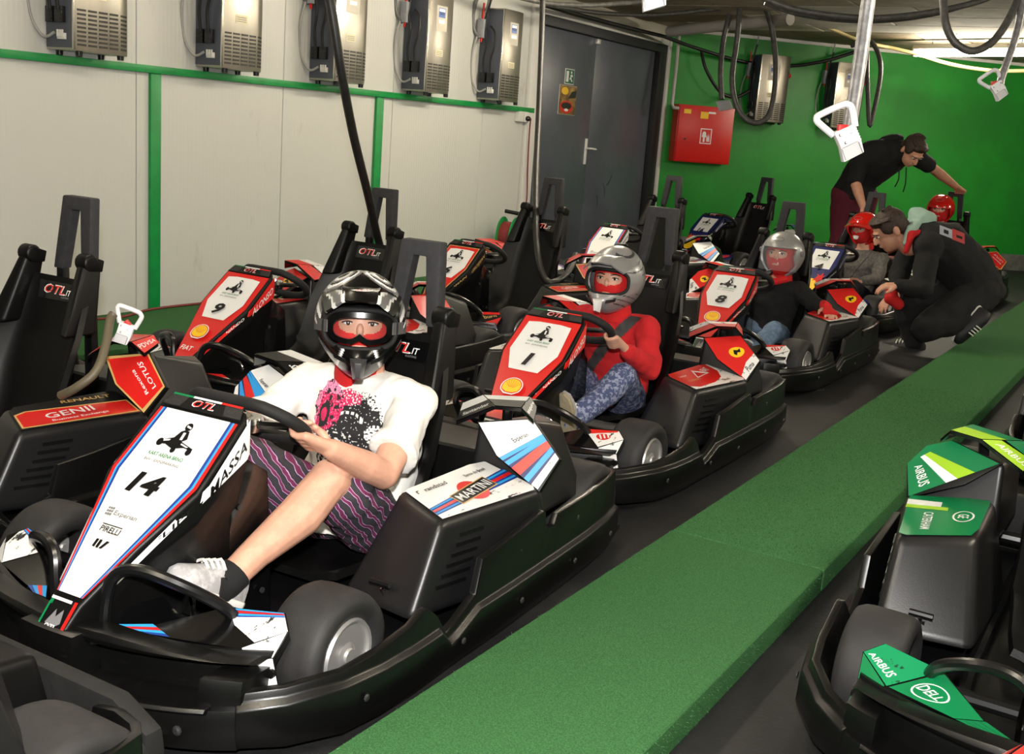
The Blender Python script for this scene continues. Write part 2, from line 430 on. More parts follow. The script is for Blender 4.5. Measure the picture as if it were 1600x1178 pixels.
g = G()
for y, x, z in ((-.66, .536, .095), (-.32, .553, .085), (-.05, .556, .085), (.25, .556, .09), (.5, .55, .09), (-.03, .531, .2), (.3, .531, .19)): g.lathe([(.008, 0), (.008, .002), (.005, .004), (.001, .004)], (x, y, z), 'X', 10)
BOLT = mat('bolt_dark', (70, 70, 70), .4, .6)
both('rail_bolts', g, BOLT)
# --- front bumper with long recessed slots
def bump_line(x): return -.968 + .75 * x * x + .9 * max(0, abs(x) - .3) ** 2
g = G(); xs = [-.39 + .78 * i / 26 for i in range(27)]
def bar(z0, z1, f0, depth, xs=xs, top=None):
    rr = []
    for x in xs:
        y = bump_line(x); zt = z1 - (.09 * max(0, abs(x) - .12) if top else 0)
        rr.append([(x, y + f0 + depth, z0), (x, y + f0 + .004, z0), (x, y + f0, (z0 + zt) / 2), (x, y + f0 + .006, zt), (x, y + f0 + depth, zt)])
    return rr
g.loft(bar(.03, .108, -.018, .11)); g.loft(bar(.103, .114, -.024, .03, [-.345 + .69 * i / 20 for i in range(21)]))
g.loft(bar(.182, .205, .034, .05, top=1)); g.loft(bar(.09, .19, .074, .02))
for sx in (-1, 1):
    g.loft(bar(.10, .186, -.006, .09, [sx * (.325 + .065 * i / 3) for i in range(4)] if sx > 0 else [-.39 + .065 * i / 3 for i in range(4)], top=1))
g.loft(bar(.10, .198, .004, .07, [-.07 + .14 * i / 3 for i in range(4)]))
KM['front_bumper'] = g.mesh('front_bumper', PLG if False else PL, bevel=.005, seg=2, angle=40)
g = G()
for sx in (-1, 1):
    for x in (.2, .3): g.lathe([(.010, 0), (.010, -.004), (.006, -.007), (.001, -.007)], (sx * x, bump_line(x) - .016, .068), 'Y', 10)
KM['bumper_bolts'] = g.mesh('bumper_bolts', BOLT)
# --- rear bumper: twin rubber boards
g = G(); rr = []
for x in [-.44, -.42, -.36, 0, .36, .42, .44]:
    k = 1 - max(0, abs(x) - .36) / .08 * .45
    rr.append([(x, .68, .135 - .085 * k), (x, .715, .135 - .085 * k), (x, .722, .135), (x, .715, .135 + .085 * k), (x, .68, .135 + .085 * k)])
g.loft(rr); KM['rear_bumper'] = g.mesh('rear_bumper', RUBM, bevel=.006, seg=2)
g = G(); rr = []
for x in [-.39, -.37, -.30, 0, .30, .37, .39]:
    k = 1 - max(0, abs(x) - .30) / .09 * .5
    rr.append([(x, .723, .13 - .055 * k), (x, .742, .13 - .055 * k), (x, .742, .13 + .055 * k), (x, .723, .13 + .055 * k)])
g.loft(rr)
for x in (-.28, 0, .28): g.lathe([(.016, .742), (.016, .746), (.008, .748), (.001, .748)], (x, 0, .13), 'Y', 12)
KM['bumper_board'] = g.mesh('bumper_board', RUBM, bevel=.004)
# --- tray
g = G().hexa([(-.30, -.88, .035), (.30, -.88, .035), (.50, -.35, .035), (-.50, -.35, .035), (-.30, -.88, .05), (.30, -.88, .05), (.50, -.35, .05), (-.50, -.35, .05)])
g.box((-.5, -.35, .035), (.5, .70, .05)); g.tube([(-.42, -.6, .13), (.42, -.6, .13)], .016, 10); g.tube([(-.42, .52, .135), (.42, .52, .135)], .018, 10)
for s in (-1, 1): g.tube([(s * .12, -.9, .065), (s * .2, -.62, .07), (s * .24, -.3, .07), (s * .24, .68, .07)], .016, 8, sub=4)
KM['chassis'] = g.mesh('chassis', STEEL)
# --- wheels
def wheel(r, w, key, cx):
    t = G().lathe([(r * .60, -w / 2 + .012), (r * .80, -w / 2), (r * .93, -w / 2 + .006), (r * .985, -w / 2 + .02), (r, -w / 2 + .035), (r * 1.004, 0), (r, w / 2 - .035), (r * .985, w / 2 - .02), (r * .93, w / 2 - .006), (r * .80, w / 2), (r * .60, w / 2 - .012), (r * .56, w / 2 - .03), (r * .56, -w / 2 + .03), (r * .60, -w / 2 + .012)], n=40)
    q = G().lathe([(r * .60, w / 2 - .014), (r * .57, w / 2 - .006), (r * .53, w / 2 - .008), (r * .50, w / 2 - .022), (r * .46, w / 2 - .034), (r * .27, w / 2 - .030), (r * .25, w / 2 - .016), (r * .13, w / 2 - .010), (r * .12, w / 2 - .004), (.001, w / 2 - .004)], n=32)
    for i in range(5):
        a = 2 * math.pi * i / 5
        q.lathe([(.008, w / 2 - .036), (.008, w / 2 - .022), (.001, w / 2 - .022)], (0, r * .36 * math.cos(a), r * .36 * math.sin(a)), 'X', 6)
    KM[key + '_tyre'] = t.mesh('tyre', RUB, angle=50); KM[key + '_rim'] = q.mesh('rim', ALU, angle=40)
    KM[key + '_rimR'] = q.mirror().mesh('rim', ALU, angle=40)
wheel(.130, .135, 'front', 0); wheel(.137, .175, 'rear', 0)
# --- nose
NB, NT = V((0, -.902, .242)), V((0, -.523, .566)); NV = (NT - NB).normalized(); NN = V((1, 0, 0)).cross(NV); NL = (NT - NB).length
nmap = planemap(NB, (1, 0, 0), NV)
def nring(y, zt, hw, zb, hb, drop):
    return [(-hw, y, zt), (-hw * .55, y, zt), (hw * .55, y, zt), (hw, y, zt), (hw * 1.0, y + .004, zt - drop), (lerp(hw, hb, .8), y + .012, lerp(zt, zb, .45)), (hb, y + .01, zb), (-hb, y + .01, zb), (-lerp(hw, hb, .8), y + .012, lerp(zt, zb, .45)), (-hw * 1.0, y + .004, zt - drop)]
st = [(-.958, .168, .034, .10, .03, .02), (-.945, .195, .036, .09, .035, .03), (-.908, .236, .040, .08, .04, .03), (-.80, .329, .075, .065, .05, .045), (-.69, .423, .127, .06, .06, .06), (-.62, .483, .126, .06, .065, .075), (-.545, .547, .122, .06, .07, .085), (-.528, .561, .108, .06, .07, .095)]
g = G().loft([nring(*s) for s in st])
KM['nose_cowl'] = g.mesh('nose_cowl', PLS, bevel=.008, seg=3, angle=45)
g = G().hexa([(-.07, -.535, .05), (.07, -.535, .05), (.085, -.40, .05), (-.085, -.40, .05), (-.09, -.55, .48), (.09, -.55, .48), (.085, -.425, .40), (-.085, -.425, .40)])
g.hexa([(-.055, -.90, .05), (.055, -.90, .05), (.075, -.5, .05), (-.075, -.5, .05), (-.045, -.88, .18), (.045, -.88, .18), (.075, -.5, .38), (-.075, -.5, .38)])
KM['column_cover'] = g.mesh('column_cover', PLG, bevel=.008)
g = G()
for y, z in ((-.44, .2), (-.44, .12), (-.52, .34)):
    for s in (-1, 1): g.lathe([(.007, 0), (.007, s * .004), (.001, s * .004)], (s * .086, y, z), 'X', 10)
KM['cover_bolts'] = g.mesh('cover_bolts', BOLT)
# --- foot guards
both('foot_guard', G().tube([(.062, -.872, .17), (.070, -.872, .25), (.085, -.862, .298), (.13, -.845, .312), (.20, -.815, .292), (.255, -.76, .245), (.275, -.715, .19)], .0125, 10, sub=5), STEEL)
# --- front fairing (between nose and tyre)
F_ = dict(a=(.150, -.830, .205), b=(.243, -.727, .226), c=(.365, -.698, .236), d=(.398, -.726, .214), e=(.391, -.762, .175), f=(.407, -.762, .112), g=(.389, -.776, .112), h=(.352, -.795, .172), i=(.334, -.792, .190), j=(.200, -.835, .190), k=(.062, -.925, .186), l=(.155, -.858, .194), m=(.100, -.872, .203))
F_ = {k: V(v) for k, v in F_.items()}
F_['d'] = planar(F_['i'], F_['d'], F_['c'], F_['b'])[1]; F_['e'] = planar(F_['h'], F_['e'], F_['d'], F_['i'])[1]; F_['f'] = planar(F_['g'], F_['f'], F_['e'], F_['h'])[1]
F_['a'] = planar(F_['b'], F_['a'], F_['j'], F_['i'])[1]; F_['m'] = planar(F_['a'], F_['m'], F_['l'], F_['j'])[1]
ks = 'abcdefghijklm'; P = [F_[k] for k in ks]; n_ = len(P); lo = [q + V((-.002, .008, -.020)) for q in P]; ix = {k: i for i, k in enumerate(ks)}
tops = [tuple(ix[k] for k in f) for f in ('abij', 'bcdi', 'ideh', 'hefg', 'majl', 'kml')]
rim_ = 'abcdefghijlkma'
g = G().add(P + lo, tops + [tuple(i + n_ for i in reversed(f)) for f in tops] + [(ix[u], ix[v], ix[v] + n_, ix[u] + n_) for u, v in zip(rim_, rim_[1:])])
both('front_fairing', g, PLG, angle=30)
both('fairing_bolt', G().lathe([(.010, -.004), (.010, .004), (.005, .006), (.001, .006)], tuple(F_['e'].lerp(F_['g'], .45)), 'Y', 10), BLK)
fmapL = quadmap(F_['i'], F_['d'], F_['c'], F_['b'], 1, 1)     # x: i->d edge, y: towards b-c
fmap2 = quadmap(F_['h'], F_['e'], F_['d'], F_['i'], 1, 1); fmap3 = quadmap(F_['g'], F_['f'], F_['e'], F_['h'], 1, 1)
fmap4 = quadmap(F_['l'], F_['j'], F_['a'], F_['m'], 1, 1); fmap5 = quadmap(F_['j'], F_['i'], F_['b'], F_['a'], 1, 1)
FEXT = dict(martini=(WHITED, WHITE, (DBLUE, LBLUE, RED, LBLUE), None), red=(WHITED, WHITED, (WHITE, RED, RED, RED), None), lotus=(REDD, BLK, (BLK, GOLD, RED, RED), None), green=(GRN, GRN, (GRN, GRN, GRN, GRN), GRN), bull=(NAVY, NAVY, (NAVY, RED, NAVY, YEL), None))
# --- seat
prof = [(-.27, .105, .165, .02), (-.16, .078, .185, .05), (-.03, .072, .20, .09), (.05, .115, .208, .11), (.10, .21, .208, .10), (.14, .33, .212, .09), (.178, .45, .196, .066), (.210, .555, .166, .042), (.224, .600, .152, .025), (.230, .622, .146, .012)]
pts = catmull([V((a, b, 0)) for a, b, _, _ in prof], 3); NP = len(pts); rows = []
for i, p in enumerate(pts):
    t = i / (NP - 1) * (len(prof) - 1); k = min(int(t), len(prof) - 2); f = t - k
    hw = lerp(prof[k][2], prof[k + 1][2], f); bo = lerp(prof[k][3], prof[k + 1][3], f)
    tg_ = (pts[min(i + 1, NP - 1)] - pts[max(i - 1, 0)]).normalized(); nn = V((-tg_.y, tg_.x, 0))     # towards the driver
    row = []
    for j in range(15):
        s = -1 + 2 * j / 14; q = max(0, (abs(s) - .55) / .45); q = q * q * (3 - 2 * q)
        row.append((s * hw, p.x + nn.x * bo * q, p.y + nn.y * bo * q))
    rows.append(row)
back = []
for i, p in enumerate(pts):
    tg_ = (pts[min(i + 1, NP - 1)] - pts[max(i - 1, 0)]).normalized(); nn = V((-tg_.y, tg_.x, 0))
    back.append([(x * 1.03, y - nn.x * .018, z - nn.y * .018) for x, y, z in rows[i]])
g = G().loft([r_ + list(reversed(b_)) for r_, b_ in zip(rows, back)])
KM['seat'] = g.mesh('seat', PLS, angle=50)
g = G().hexa([(.128, .11, .47), (.182, .085, .47), (.188, .20, .47), (.13, .225, .47), (.112, .190, .68), (.150, .186, .68), (.155, .252, .68), (.113, .258, .68)])
both('seat_horn', g, PLS, bevel=.014, seg=3)
both('horn_roll', G().lathe([(.001, -.027), (.022, -.027), (.028, -.02), (.028, .02), (.022, .027), (.001, .027)], (.132, .212, .684), 'X', 16).hexa([(.106, .20, .66), (.158, .20, .66), (.158, .25, .655), (.106, .25, .655), (.106, .205, .708), (.158, .205, .708), (.158, .258, .690), (.106, .258, .690)]), PLS, bevel=.004)
smap = planemap((0, .2145, .578), (1, 0, 0), V((0, .034, .111)))
# --- roll hoop pad: an A-shaped board on two flat legs
def hoop_poly(): return
g = G()
def A(x, y, z): return (x, y, z)
y0, y1 = .262, .300
ow_t, ow_b, iw_t, iw_b, zt, zi, zb = .064, .083, .020, .044, .870, .828, .640
out = [(-ow_b, zb), (-ow_t, zt), (ow_t, zt), (ow_b, zb), (iw_b, zb), (iw_t, zi), (-iw_t, zi), (-iw_b, zb)]
tilt = lambda z: (z - .64) * .10
vs = [(x, y0 + tilt(z), z) for x, z in out] + [(x, y1 + tilt(z), z) for x, z in out]
fs = [(0, 1, 6, 7), (1, 2, 5, 6), (2, 3, 4, 5)]; fs += [tuple(i + 8 for i in reversed(f)) for f in fs]
fs += [(i, (i + 1) % 8, (i + 1) % 8 + 8, i + 8) for i in range(8)]
g.add(vs, fs); KM['hoop_pad'] = g.mesh('hoop_pad', FOAM, bevel=.006, seg=2)
g = G()
for s in (-1, 1): g.hexa([(s * .050, .272, .08), (s * .088, .272, .08), (s * .088, .30, .08), (s * .050, .30, .08), (s * .046, .268, .66), (s * .076, .268, .66), (s * .076, .294, .66), (s * .046, .294, .66)])
KM['roll_hoop'] = g.mesh('roll_hoop', STEEL, bevel=.003)
# --- side pod
PD = dict(bfi=(.235, -.345, .12), bfo=(.455, -.385, .12), bbo=(.525, .22, .06), bbi=(.24, .22, .06), tfi=(.285, -.195, .338), tfo=(.452, -.275, .322), tbo=(.512, .10, .306), tbi=(.30, .17, .338))
PD['tbo'] = tuple(planar(PD['tfo'], PD['tbo'], PD['tbi'], PD['tfi'])[1])
g = G().hexa([PD[k] for k in ('bfi', 'bfo', 'bbo', 'bbi', 'tfi', 'tfo', 'tbo', 'tbi')])
both('side_pod', g, PODM, bevel=.026, seg=4, angle=50)
a, b, c_, d_ = V(PD['bfo']), V(PD['bbo']), V(PD['tbo']), V(PD['tfo'])
def outer(u, v): return a * (1 - u) * (1 - v) + b * u * (1 - v) + c_ * u * v + d_ * (1 - u) * v
on = (b - a).cross(d_ - a).normalized(); on = on if on.x > 0 else -on
g = G()
for i in range(6):
    v = .30 + i * .10
    p0, p1 = outer(.10 + .02 * i, v), outer(.30 + .02 * i, v); dz = V((0, 0, .0045))
    g.hexa([p0 - dz - on * .004, p1 - dz - on * .004, p1 - dz + on * .0035, p0 - dz + on * .0035, p0 + dz - on * .004, p1 + dz - on * .004, p1 + dz + on * .0035, p0 + dz + on * .0035])
both('louvre_slots', g, BLK)
fc = lambda u, v: V(PD['bfi']) * (1 - u) * (1 - v) + V(PD['bfo']) * u * (1 - v) + V(PD['tfo']) * u * v + V(PD['tfi']) * (1 - u) * v
fnn = (V(PD['bfo']) - V(PD['bfi'])).cross(V(PD['tfi']) - V(PD['bfi'])).normalized(); fnn = fnn if fnn.y < 0 else -fnn
p = fc(.55, .22)
g = G().tube([p - fnn * .01, p + fnn * .03], .007, 8); g.tube([p + fnn * .03 + V((-.026, 0, 0)), p + fnn * .03 + V((.026, 0, 0))], .008, 8)
g.box(tuple(p + fnn * .0 + V((-.012, -.006, -.034))), tuple(p + V((.012, .004, -.006))), 1)
g.tube([p + fnn * .004 + V((0, 0, -.03)), p + fnn * .024 + V((0, 0, -.012))], .004, 6, 1)
both('latch', g, [BLK, CHROME])
podL = quadmap(PD['tfo'], PD['tbo'], PD['tbi'], PD['tfi'], .375, .172)
# --- rear fairing and winglet
RF = dict(BO=(.508, .108, .305), OB=(.508, .262, .318), TO=(.432, .195, .464), TI=(.295, .145, .440))
g = G().hexa([(.28, .125, .22), (.512, .115, .24), (.470, .47, .20), (.28, .54, .20), (.292, .150, .438), (.432, .200, .462), (.405, .425, .398), (.29, .51, .392)])
both('rear_fairing', g, PODM, bevel=.016, seg=3, angle=50)
RFf = [V((.28, .125, .22)), V((.512, .115, .24)), V((.432, .2, .462)), V((.292, .15, .438))]
def rfpt(u, v): return RFf[0] * (1 - u) * (1 - v) + RFf[1] * u * (1 - v) + RFf[2] * u * v + RFf[3] * (1 - u) * v
rn = (RFf[1] - RFf[0]).cross(RFf[3] - RFf[0]).normalized(); rn = rn if rn.y < 0 else -rn
# the printed panel is a folded plate standing proud of the fairing's front and outer edge
g = G(); e = V((0, -.012, .004))
pl = [q + e for q in planar(*(V(RF[k]) for k in ('BO', 'OB', 'TO', 'TI')))]
p5_ = pl + [V((.374, .107, .375))]; g.loft([[q + V((0, .016, -.006)) for q in p5_], p5_]); both('fairing_panel', g, PLS, bevel=.003)
rmapL = quadmap(*pl, .19, .165)
WG = [[V((.245, .118, .436)), V((.37, .128, .473)), V((.437, .118, .452)), V((.455, .142, .474))], [V((.20, .225, .458)), V((.262, .222, .492)), V((.395, .235, .508)), V((.43, .235, .50))]]
WG[0][0], WG[0][1], WG[1][1], WG[1][0] = planar(WG[0][0], WG[0][1], WG[1][1], WG[1][0]); q_ = planar(WG[1][2], WG[0][2], WG[0][1], WG[1][1]); WG[0][2] = q_[1]; WG[1][3] = planar(WG[1][2], WG[1][3], WG[0][3], WG[0][2])[1]
g = G(); th = V((0, .002, -.009))
top = WG[0] + WG[1]; g.add(top + [q + th for q in top], [(0, 1, 5, 4), (1, 2, 6, 5), (2, 3, 7, 6), (8, 12, 13, 9), (9, 13, 14, 10), (10, 14, 15, 11), (0, 8, 9, 1), (1, 9, 10, 2), (2, 10, 11, 3), (3, 11, 15, 7), (7, 15, 14, 6), (6, 14, 13, 5), (5, 13, 12, 4), (4, 12, 8, 0)])
both('winglet', g, PLG, angle=20)
wmapL = quadmap(WG[0][0], WG[0][1], WG[1][1], WG[1][0], .13, .10)
wmap2L = quadmap(WG[0][1], WG[0][2], WG[1][2], WG[1][1], .08, .10)
wmap3L = quadmap(WG[0][2], WG[0][3], WG[1][3], WG[1][2], .06, .10)
both('winglet_post', G().tube([(.35, .20, .42), (.355, .19, .478)], .014, 8), STEEL)
# --- engine / battery deck behind the seat
g = G().hexa([(-.235, .33, .06), (.235, .33, .06), (.235, .69, .06), (-.235, .69, .06), (-.22, .34, .30), (.22, .34, .30), (.2, .66, .26), (-.2, .66, .26)])
KM['rear_deck'] = g.mesh('rear_deck', PLS, bevel=.02, seg=3)
# --- steering
g = G(); ring = []
for i in range(28):
    a_ = 2 * math.pi * i / 28; x = .150 * math.cos(a_); q = .105 * math.sin(a_)
    if q > .085: q = .085
    ring.append((x, q))
wc = V((0, -.395, .505)); wu = V((0, -.80, .60)).normalized()
pts = [wc + V((x, 0, 0)) + wu * q for x, q in ring]; pts = pts + [pts[0], pts[1]]
g.tube(pts, .0145, 10, caps=False)
KM['steering_wheel'] = g.mesh('steering_wheel', RUBM, angle=60)
g = G().tube([wc + wu * .0, wc + V((0, -.02, -.016)), V((0, -.52, .36))], .014, 8, 0)
for x in (-.13, .13): g.tube([wc + V((x, 0, 0)), wc + V((x * .2, -.012, -.012))], .010, 6)
g.tube([wc + wu * .08, wc + V((0, -.012, -.012))], .010, 6); g.lathe([(.001, -.02), (.035, -.02), (.04, 0), (.035, .012), (.001, .012)], tuple(wc + V((0, -.01, -.01))), 'Z', 14)
KM['steering_column'] = g.mesh('steering_column', CHROME)
both('pedal', G().tube([(.10, -.66, .06), (.10, -.68, .20), (.06, -.68, .215), (.055, -.67, .14), (.10, -.66, .13)], .006, 6, sub=3).box((.055, -.672, .145), (.10, -.664, .195)), CHROME)

# ----------------------------------------------------------------- stickers of the liveries
def kart_icon(d, cx, cy, s, m=BLK):     # a driver in a kart seen from the front quarter
    Q = lambda pts: [(cx + x * s, cy + y * s) for x, y in pts]
    for dx, dy, rx, ry in ((-.50, -.10, .10, .115), (.02, -.24, .075, .085), (.50, -.20, .085, .10), (-.22, .0, .06, .07)): d.ell(cx + dx * s, cy + dy * s, rx * s, ry * s, m, 12)
    d.poly(Q([(-.56, -.08), (-.30, .04), (-.16, .10), (.30, -.02), (.58, -.10), (.58, -.17), (.30, -.12), (-.02, -.22), (-.30, -.13), (-.5, -.16)]), m)
    d.poly(Q([(-.18, .06), (-.08, .30), (.02, .36), (.16, .34), (.24, .12), (.12, .02)]), m)
    d.ell(cx + .06 * s, cy + .46 * s, .11 * s, .12 * s, m, 14)
    d.poly(Q([(.02, .28), (.10, .28), (.12, .06), (.04, .06)]), WHITE); d.poly(Q([(.0, .50), (.15, .46), (.15, .41), (.01, .44)]), WHITE)
    d.poly(Q([(-.40, -.03), (-.20, .02), (-.22, -.03), (-.38, -.08)]), WHITE); d.poly(Q([(.18, -.03), (.44, -.09), (.4, -.12), (.18, -.07)]), WHITE)
def hexplate(d, v0, v1, w0, wm, w1, m, vm):
    d.poly([(-w0, v0), (w0, v0), (wm, vm), (w1, v1), (w1 * .5, v1 + .006), (-w1 * .5, v1 + .006), (-w1, v1), (-wm, vm)], m)
def shell(d, cx, cy, r):
    pts = [(math.cos(rad(a)) * r, math.sin(rad(a)) * r * .95) for a in range(-30, 211, 15)]
    out = [(cx + x * 1.22, cy + y * 1.2) for x, y in pts] + [(cx - r * .5, cy - r * .98), (cx + r * .5, cy - r * .98)]
    d.poly(out, WHITE); d.poly([(cx + x * 1.1, cy + y * 1.1) for x, y in pts] + [(cx - r * .44, cy - r * .84), (cx + r * .44, cy - r * .84)], RED)
    d.poly([(cx + x, cy + y) for x, y in pts] + [(cx - r * .36, cy - r * .72), (cx + r * .36, cy - r * .72)], YEL)
    for a in (30, 50, 70, 90, 110, 130, 150): d.stroke([(cx + .25 * r * math.cos(rad(a)), cy - .35 * r + .2 * r), (cx + .9 * r * math.cos(rad(a)), cy + .85 * r * math.sin(rad(a)))], r * .035, RED)
def nose_common(d, num, plate):
    cap = [(-.112, .462), (-.100, .497), (.100, .497), (.112, .462)]
    d.poly(cap, BLK); d.poly([(-.110, .465), (-.099, .495), (-.05, .495), (-.062, .465)], CARB); d.poly([(.110, .465), (.099, .495), (.05, .495), (.062, .465)], CARB)
    d.rect(-.098, .4915, -.04, .4965, GRN); d.rect(-.04, .4915, .04, .4965, WHITE); d.rect(.04, .4915, .098, .4965, RED)
    d.text('OTL', 0, .479, .019, WHITE, shear=.25, sx=1.35); d.text('OTL', 0, .479, .016, RED, shear=.25, sx=1.45)
    if plate:
        kart_icon(d, 0, .376, .078)
        d.text('KART ARENA BRNO', 0, .342, .0085, GRN, w=.088); d.text('BVV - EXPOPARKING', 0, .327, .0065, GREY, w=.088)
        if num: d.text(num, 0, .262, .056, BLK, shear=.18, sx=1.4 if len(num) < 2 else 1.05, bold=.035)
def nose_martini(num):
    d = Decal(); E = lambda k: [(-.034 * k, .006), (.034 * k, .006), (.112 * k, .288), (.104 * k, .455), (-.104 * k, .455), (-.112 * k, .288)]
    d.poly(E(1.05), RED); d.poly(E(.97), LBLUE); d.poly(E(.925), DBLUE); d.poly(E(.86), WHITE)
    nose_common(d, None, False)
    kart_icon(d, 0, .378, .086); d.text('KART ARENA BRNO', 0, .338, .0095, GRN, w=.095); d.text('BVV - EXPOPARKING', 0, .322, .007, GREY, w=.095)
    if num: d.text(num, 0, .266, .050, BLK, shear=.18, sx=1.35, bold=.035)
    d.text('Experian', .008, .186, .014, GREY, w=.062); 
    for i in range(3):
        for j in range(3): d.rect(-.044 + i * .007, .178 + j * .007, -.039 + i * .007, .183 + j * .007, GREY)
    d.text('PIRELLI', 0, .148, .013, BLK, w=.052); d.poly([(-.028, .157), (.026, .157), (.026, .159), (-.028, .159)], BLK)
    for x in (-.016, -.006): d.poly([(x, .106), (x + .007, .106), (x + .007, .124), (x, .124)], BLK)
    d.poly([(.004, .106), (.011, .106), (.020, .124), (.012, .124)], BLK)
    return d
def nose_red(num):
    d = Decal(); d.poly([(-.036, .005), (.036, .005), (.117, .288), (.112, .460), (-.112, .460), (-.117, .288)], RED)
    nose_common(d, None, False); hexplate(d, .215, .432, .058, .096, .086, WHITE, .30); nose_common(d, num, True)
    d.text('FIAT', 0, .052, .022, WHITE, shear=.1, sx=1.0); shell(d, 0, .135, .034)
    return d
def nose_lotus(num):
    d = Decal(); d.poly([(-.036, .005), (.036, .005), (.117, .288), (.112, .460), (-.112, .460), (-.117, .288)], BLK)
    d.poly([(-.030, .02), (.030, .02), (.107, .288), (.102, .452), (-.102, .452), (-.107, .288)], GOLD); d.poly([(-.026, .03), (.026, .03), (.102, .288), (.098, .448), (-.098, .448), (-.102, .288)], RED)
    hexplate(d, .215, .425, .055, .092, .082, WHITE, .30); nose_common(d, num, True); d.text('LOTUS', 0, .15, .022, WHITE, rot=90, w=.085)
    return d
def nose_bull(num):
    d = Decal(); d.poly([(-.036, .005), (.036, .005), (.117, .288), (.112, .460), (-.112, .460), (-.117, .288)], NAVY)
    d.poly([(-.08, .25), (.08, .25), (.088, .435), (-.088, .435)], WHITE); nose_common(d, num, True)
    d.ell(0, .07, .052, .07, YEL, 18)
    for s in (-1, 1):
        d.poly([(s * x, y) for x, y in ((.008, .12), (.03, .165), (.022, .19), (.045, .172), (.062, .205), (.066, .17), (.080, .185), (.07, .15), (.078, .12), (.058, .13), (.045, .10), (.03, .125))], ORG if s < 0 else RED)
    return d
def nose_green(num):
    d = Decal(); d.poly([(-.036, .005), (.036, .005), (.117, .288), (.112, .460), (-.112, .460), (-.117, .288)], GRN); nose_common(d, num, True)
    return d
def name_plate(first, last, bg, fg):      # along the side of the nose, metres along the slope
    d = Decal(); d.poly([(.02, .0), (.30, .0), (.40, -.03), (.475, -.055), (.475, .0), (.02, .004)] if False else [(.28, -.022), (.46, -.078), (.475, -.078), (.478, -.006), (.30, -.006)], bg)
    d.poly([(.03, -.02), (.30, -.022), (.31, -.006), (.03, -.006)], bg)
    d.text(last, .385, -.034, .026, fg, w=.15, rot=-6); d.text(first, .20, -.0135, .012, fg, w=.12)
    return d
def sidemap(s):
    def f(x, y, h):
        yy_ = -.902 + (x / NL) * .379; hw = interp([(-.902, .044), (-.80, .075), (-.69, .127), (-.62, .126), (-.545, .122), (-.523, .105)], yy_)
        zz = .242 + (x / NL) * .324 + y
        return V((s * (hw + h + .004), yy_ + .006, zz))
    return f
def pod_martini(d):
    w, h = .375, .172
    d.poly([(.012, .01), (.35, .004), (.368, .02), (.36, .155), (.30, .165), (.03, .165), (.012, .14)], WHITED)
    d.poly([(.012, .05), (.012, .16), (.03, .165), (.30, .165), (.36, .155), (.362, .10)], WHITE)
    for y0, y1, m in ((.028, .062, DBLUE), (.032, .037, LBLUE), (.041, .049, RED), (.053, .058, LBLUE)):
        k = lambda t, y: y + t * .045
        s = lambda y: (y - .045) * 1.35 + .045
        d.poly([(.012, y0), (.368, s(y0) + .04), (.368, s(y1) + .04), (.012, y1)], m)
    d.ell(.19, .072, .045, .042, RED, 24)
    c, q = math.cos(rad(9)), math.sin(rad(9))
    R = lambda x, y: (.19 + x * c - y * q, .070 + x * q + y * c)
    d.poly([R(-.086, -.023), R(.086, -.023), R(.086, .023), R(-.086, .023)], GOLD); d.poly([R(-.083, -.020), R(.083, -.020), R(.083, .020), R(-.083, .020)], BLK)
    d.text('MARTINI', .19, .070, .027, WHITE, w=.150, rot=9)
    d.text('randstad', .105, .132, .015, BLK, w=.088); d.text('r', .036, .132, .015, BLK); d.text('Banco do Brasil', .268, .128, .011, BLK, w=.09)
def pod_red(d):
    d.poly([(.012, .01), (.35, .004), (.368, .02), (.36, .155), (.30, .165), (.03, .165), (.012, .14)], WHITED)
    d.poly([(.012, .04), (.012, .14), (.03, .165), (.30, .165), (.345, .158), (.33, .10), (.27, .055), (.18, .03), (.06, .02)], RED)
    d.poly([(.14, .085), (.26, .10), (.19, .145)], WHITE); d.poly([(.15, .09), (.235, .10), (.187, .13)], RED)
    d.text('FIAT', .27, .125, .024, WHITE, w=.06, rot=8); d.text('KASPERSKY', .10, .075, .012, GOLD, w=.09); d.text('Santander', .075, .12, .012, WHITE, w=.06)
    d.text('Shell', .26, .03, .014, BLK, w=.05)
def pod_lotus(d):
    d.poly([(.008, .008), (.36, .004), (.37, .02), (.366, .16), (.03, .168), (.008, .14)], BLK)
    d.poly([(.014, .014), (.36, .010), (.364, .09), (.05, .125), (.014, .11)], GOLD); d.poly([(.02, .02), (.355, .016), (.358, .084), (.055, .118), (.02, .104)], RED)
    d.text('GENII', .17, .072, .034, WHITE, w=.15, rot=3, sx=1.2); d.text('Business Exchange', .19, .035, .015, WHITE, w=.17, rot=1); d.text('RENAULT', .25, .135, .018, GOLD, w=.16, rot=-4)
def pod_green(d):
    d.poly([(.012, .01), (.35, .004), (.368, .02), (.36, .155), (.30, .165), (.03, .165), (.012, .14)], GRN)
    d.poly([(.28, .006), (.35, .004), (.24, .09), (.20, .09)], WHITE) if False else d.poly([(.05, .008), (.10, .007), (.12, .075), (.07, .075)], WHITE)
    d.poly([(.10, .007), (.13, .006), (.15, .09), (.12, .09)], LGRN)
    d.text('CATERHAM', .245, .055, .020, WHITE, w=.15); d.ell(.20, .125, .05, .022, WHITE, 24); d.ell(.20, .125, .044, .018, GRN, 24); d.text('GE', .20, .125, .022, WHITE)
def pod_bull(d):
    d.poly([(.012, .01), (.35, .004), (.368, .02), (.36, .155), (.30, .165), (.03, .165), (.012, .14)], WHITED); d.poly([(.05, .05), (.33, .08), (.30, .14), (.06, .14)], RED); d.text('bwin', .19, .095, .03, NAVY, w=.12)
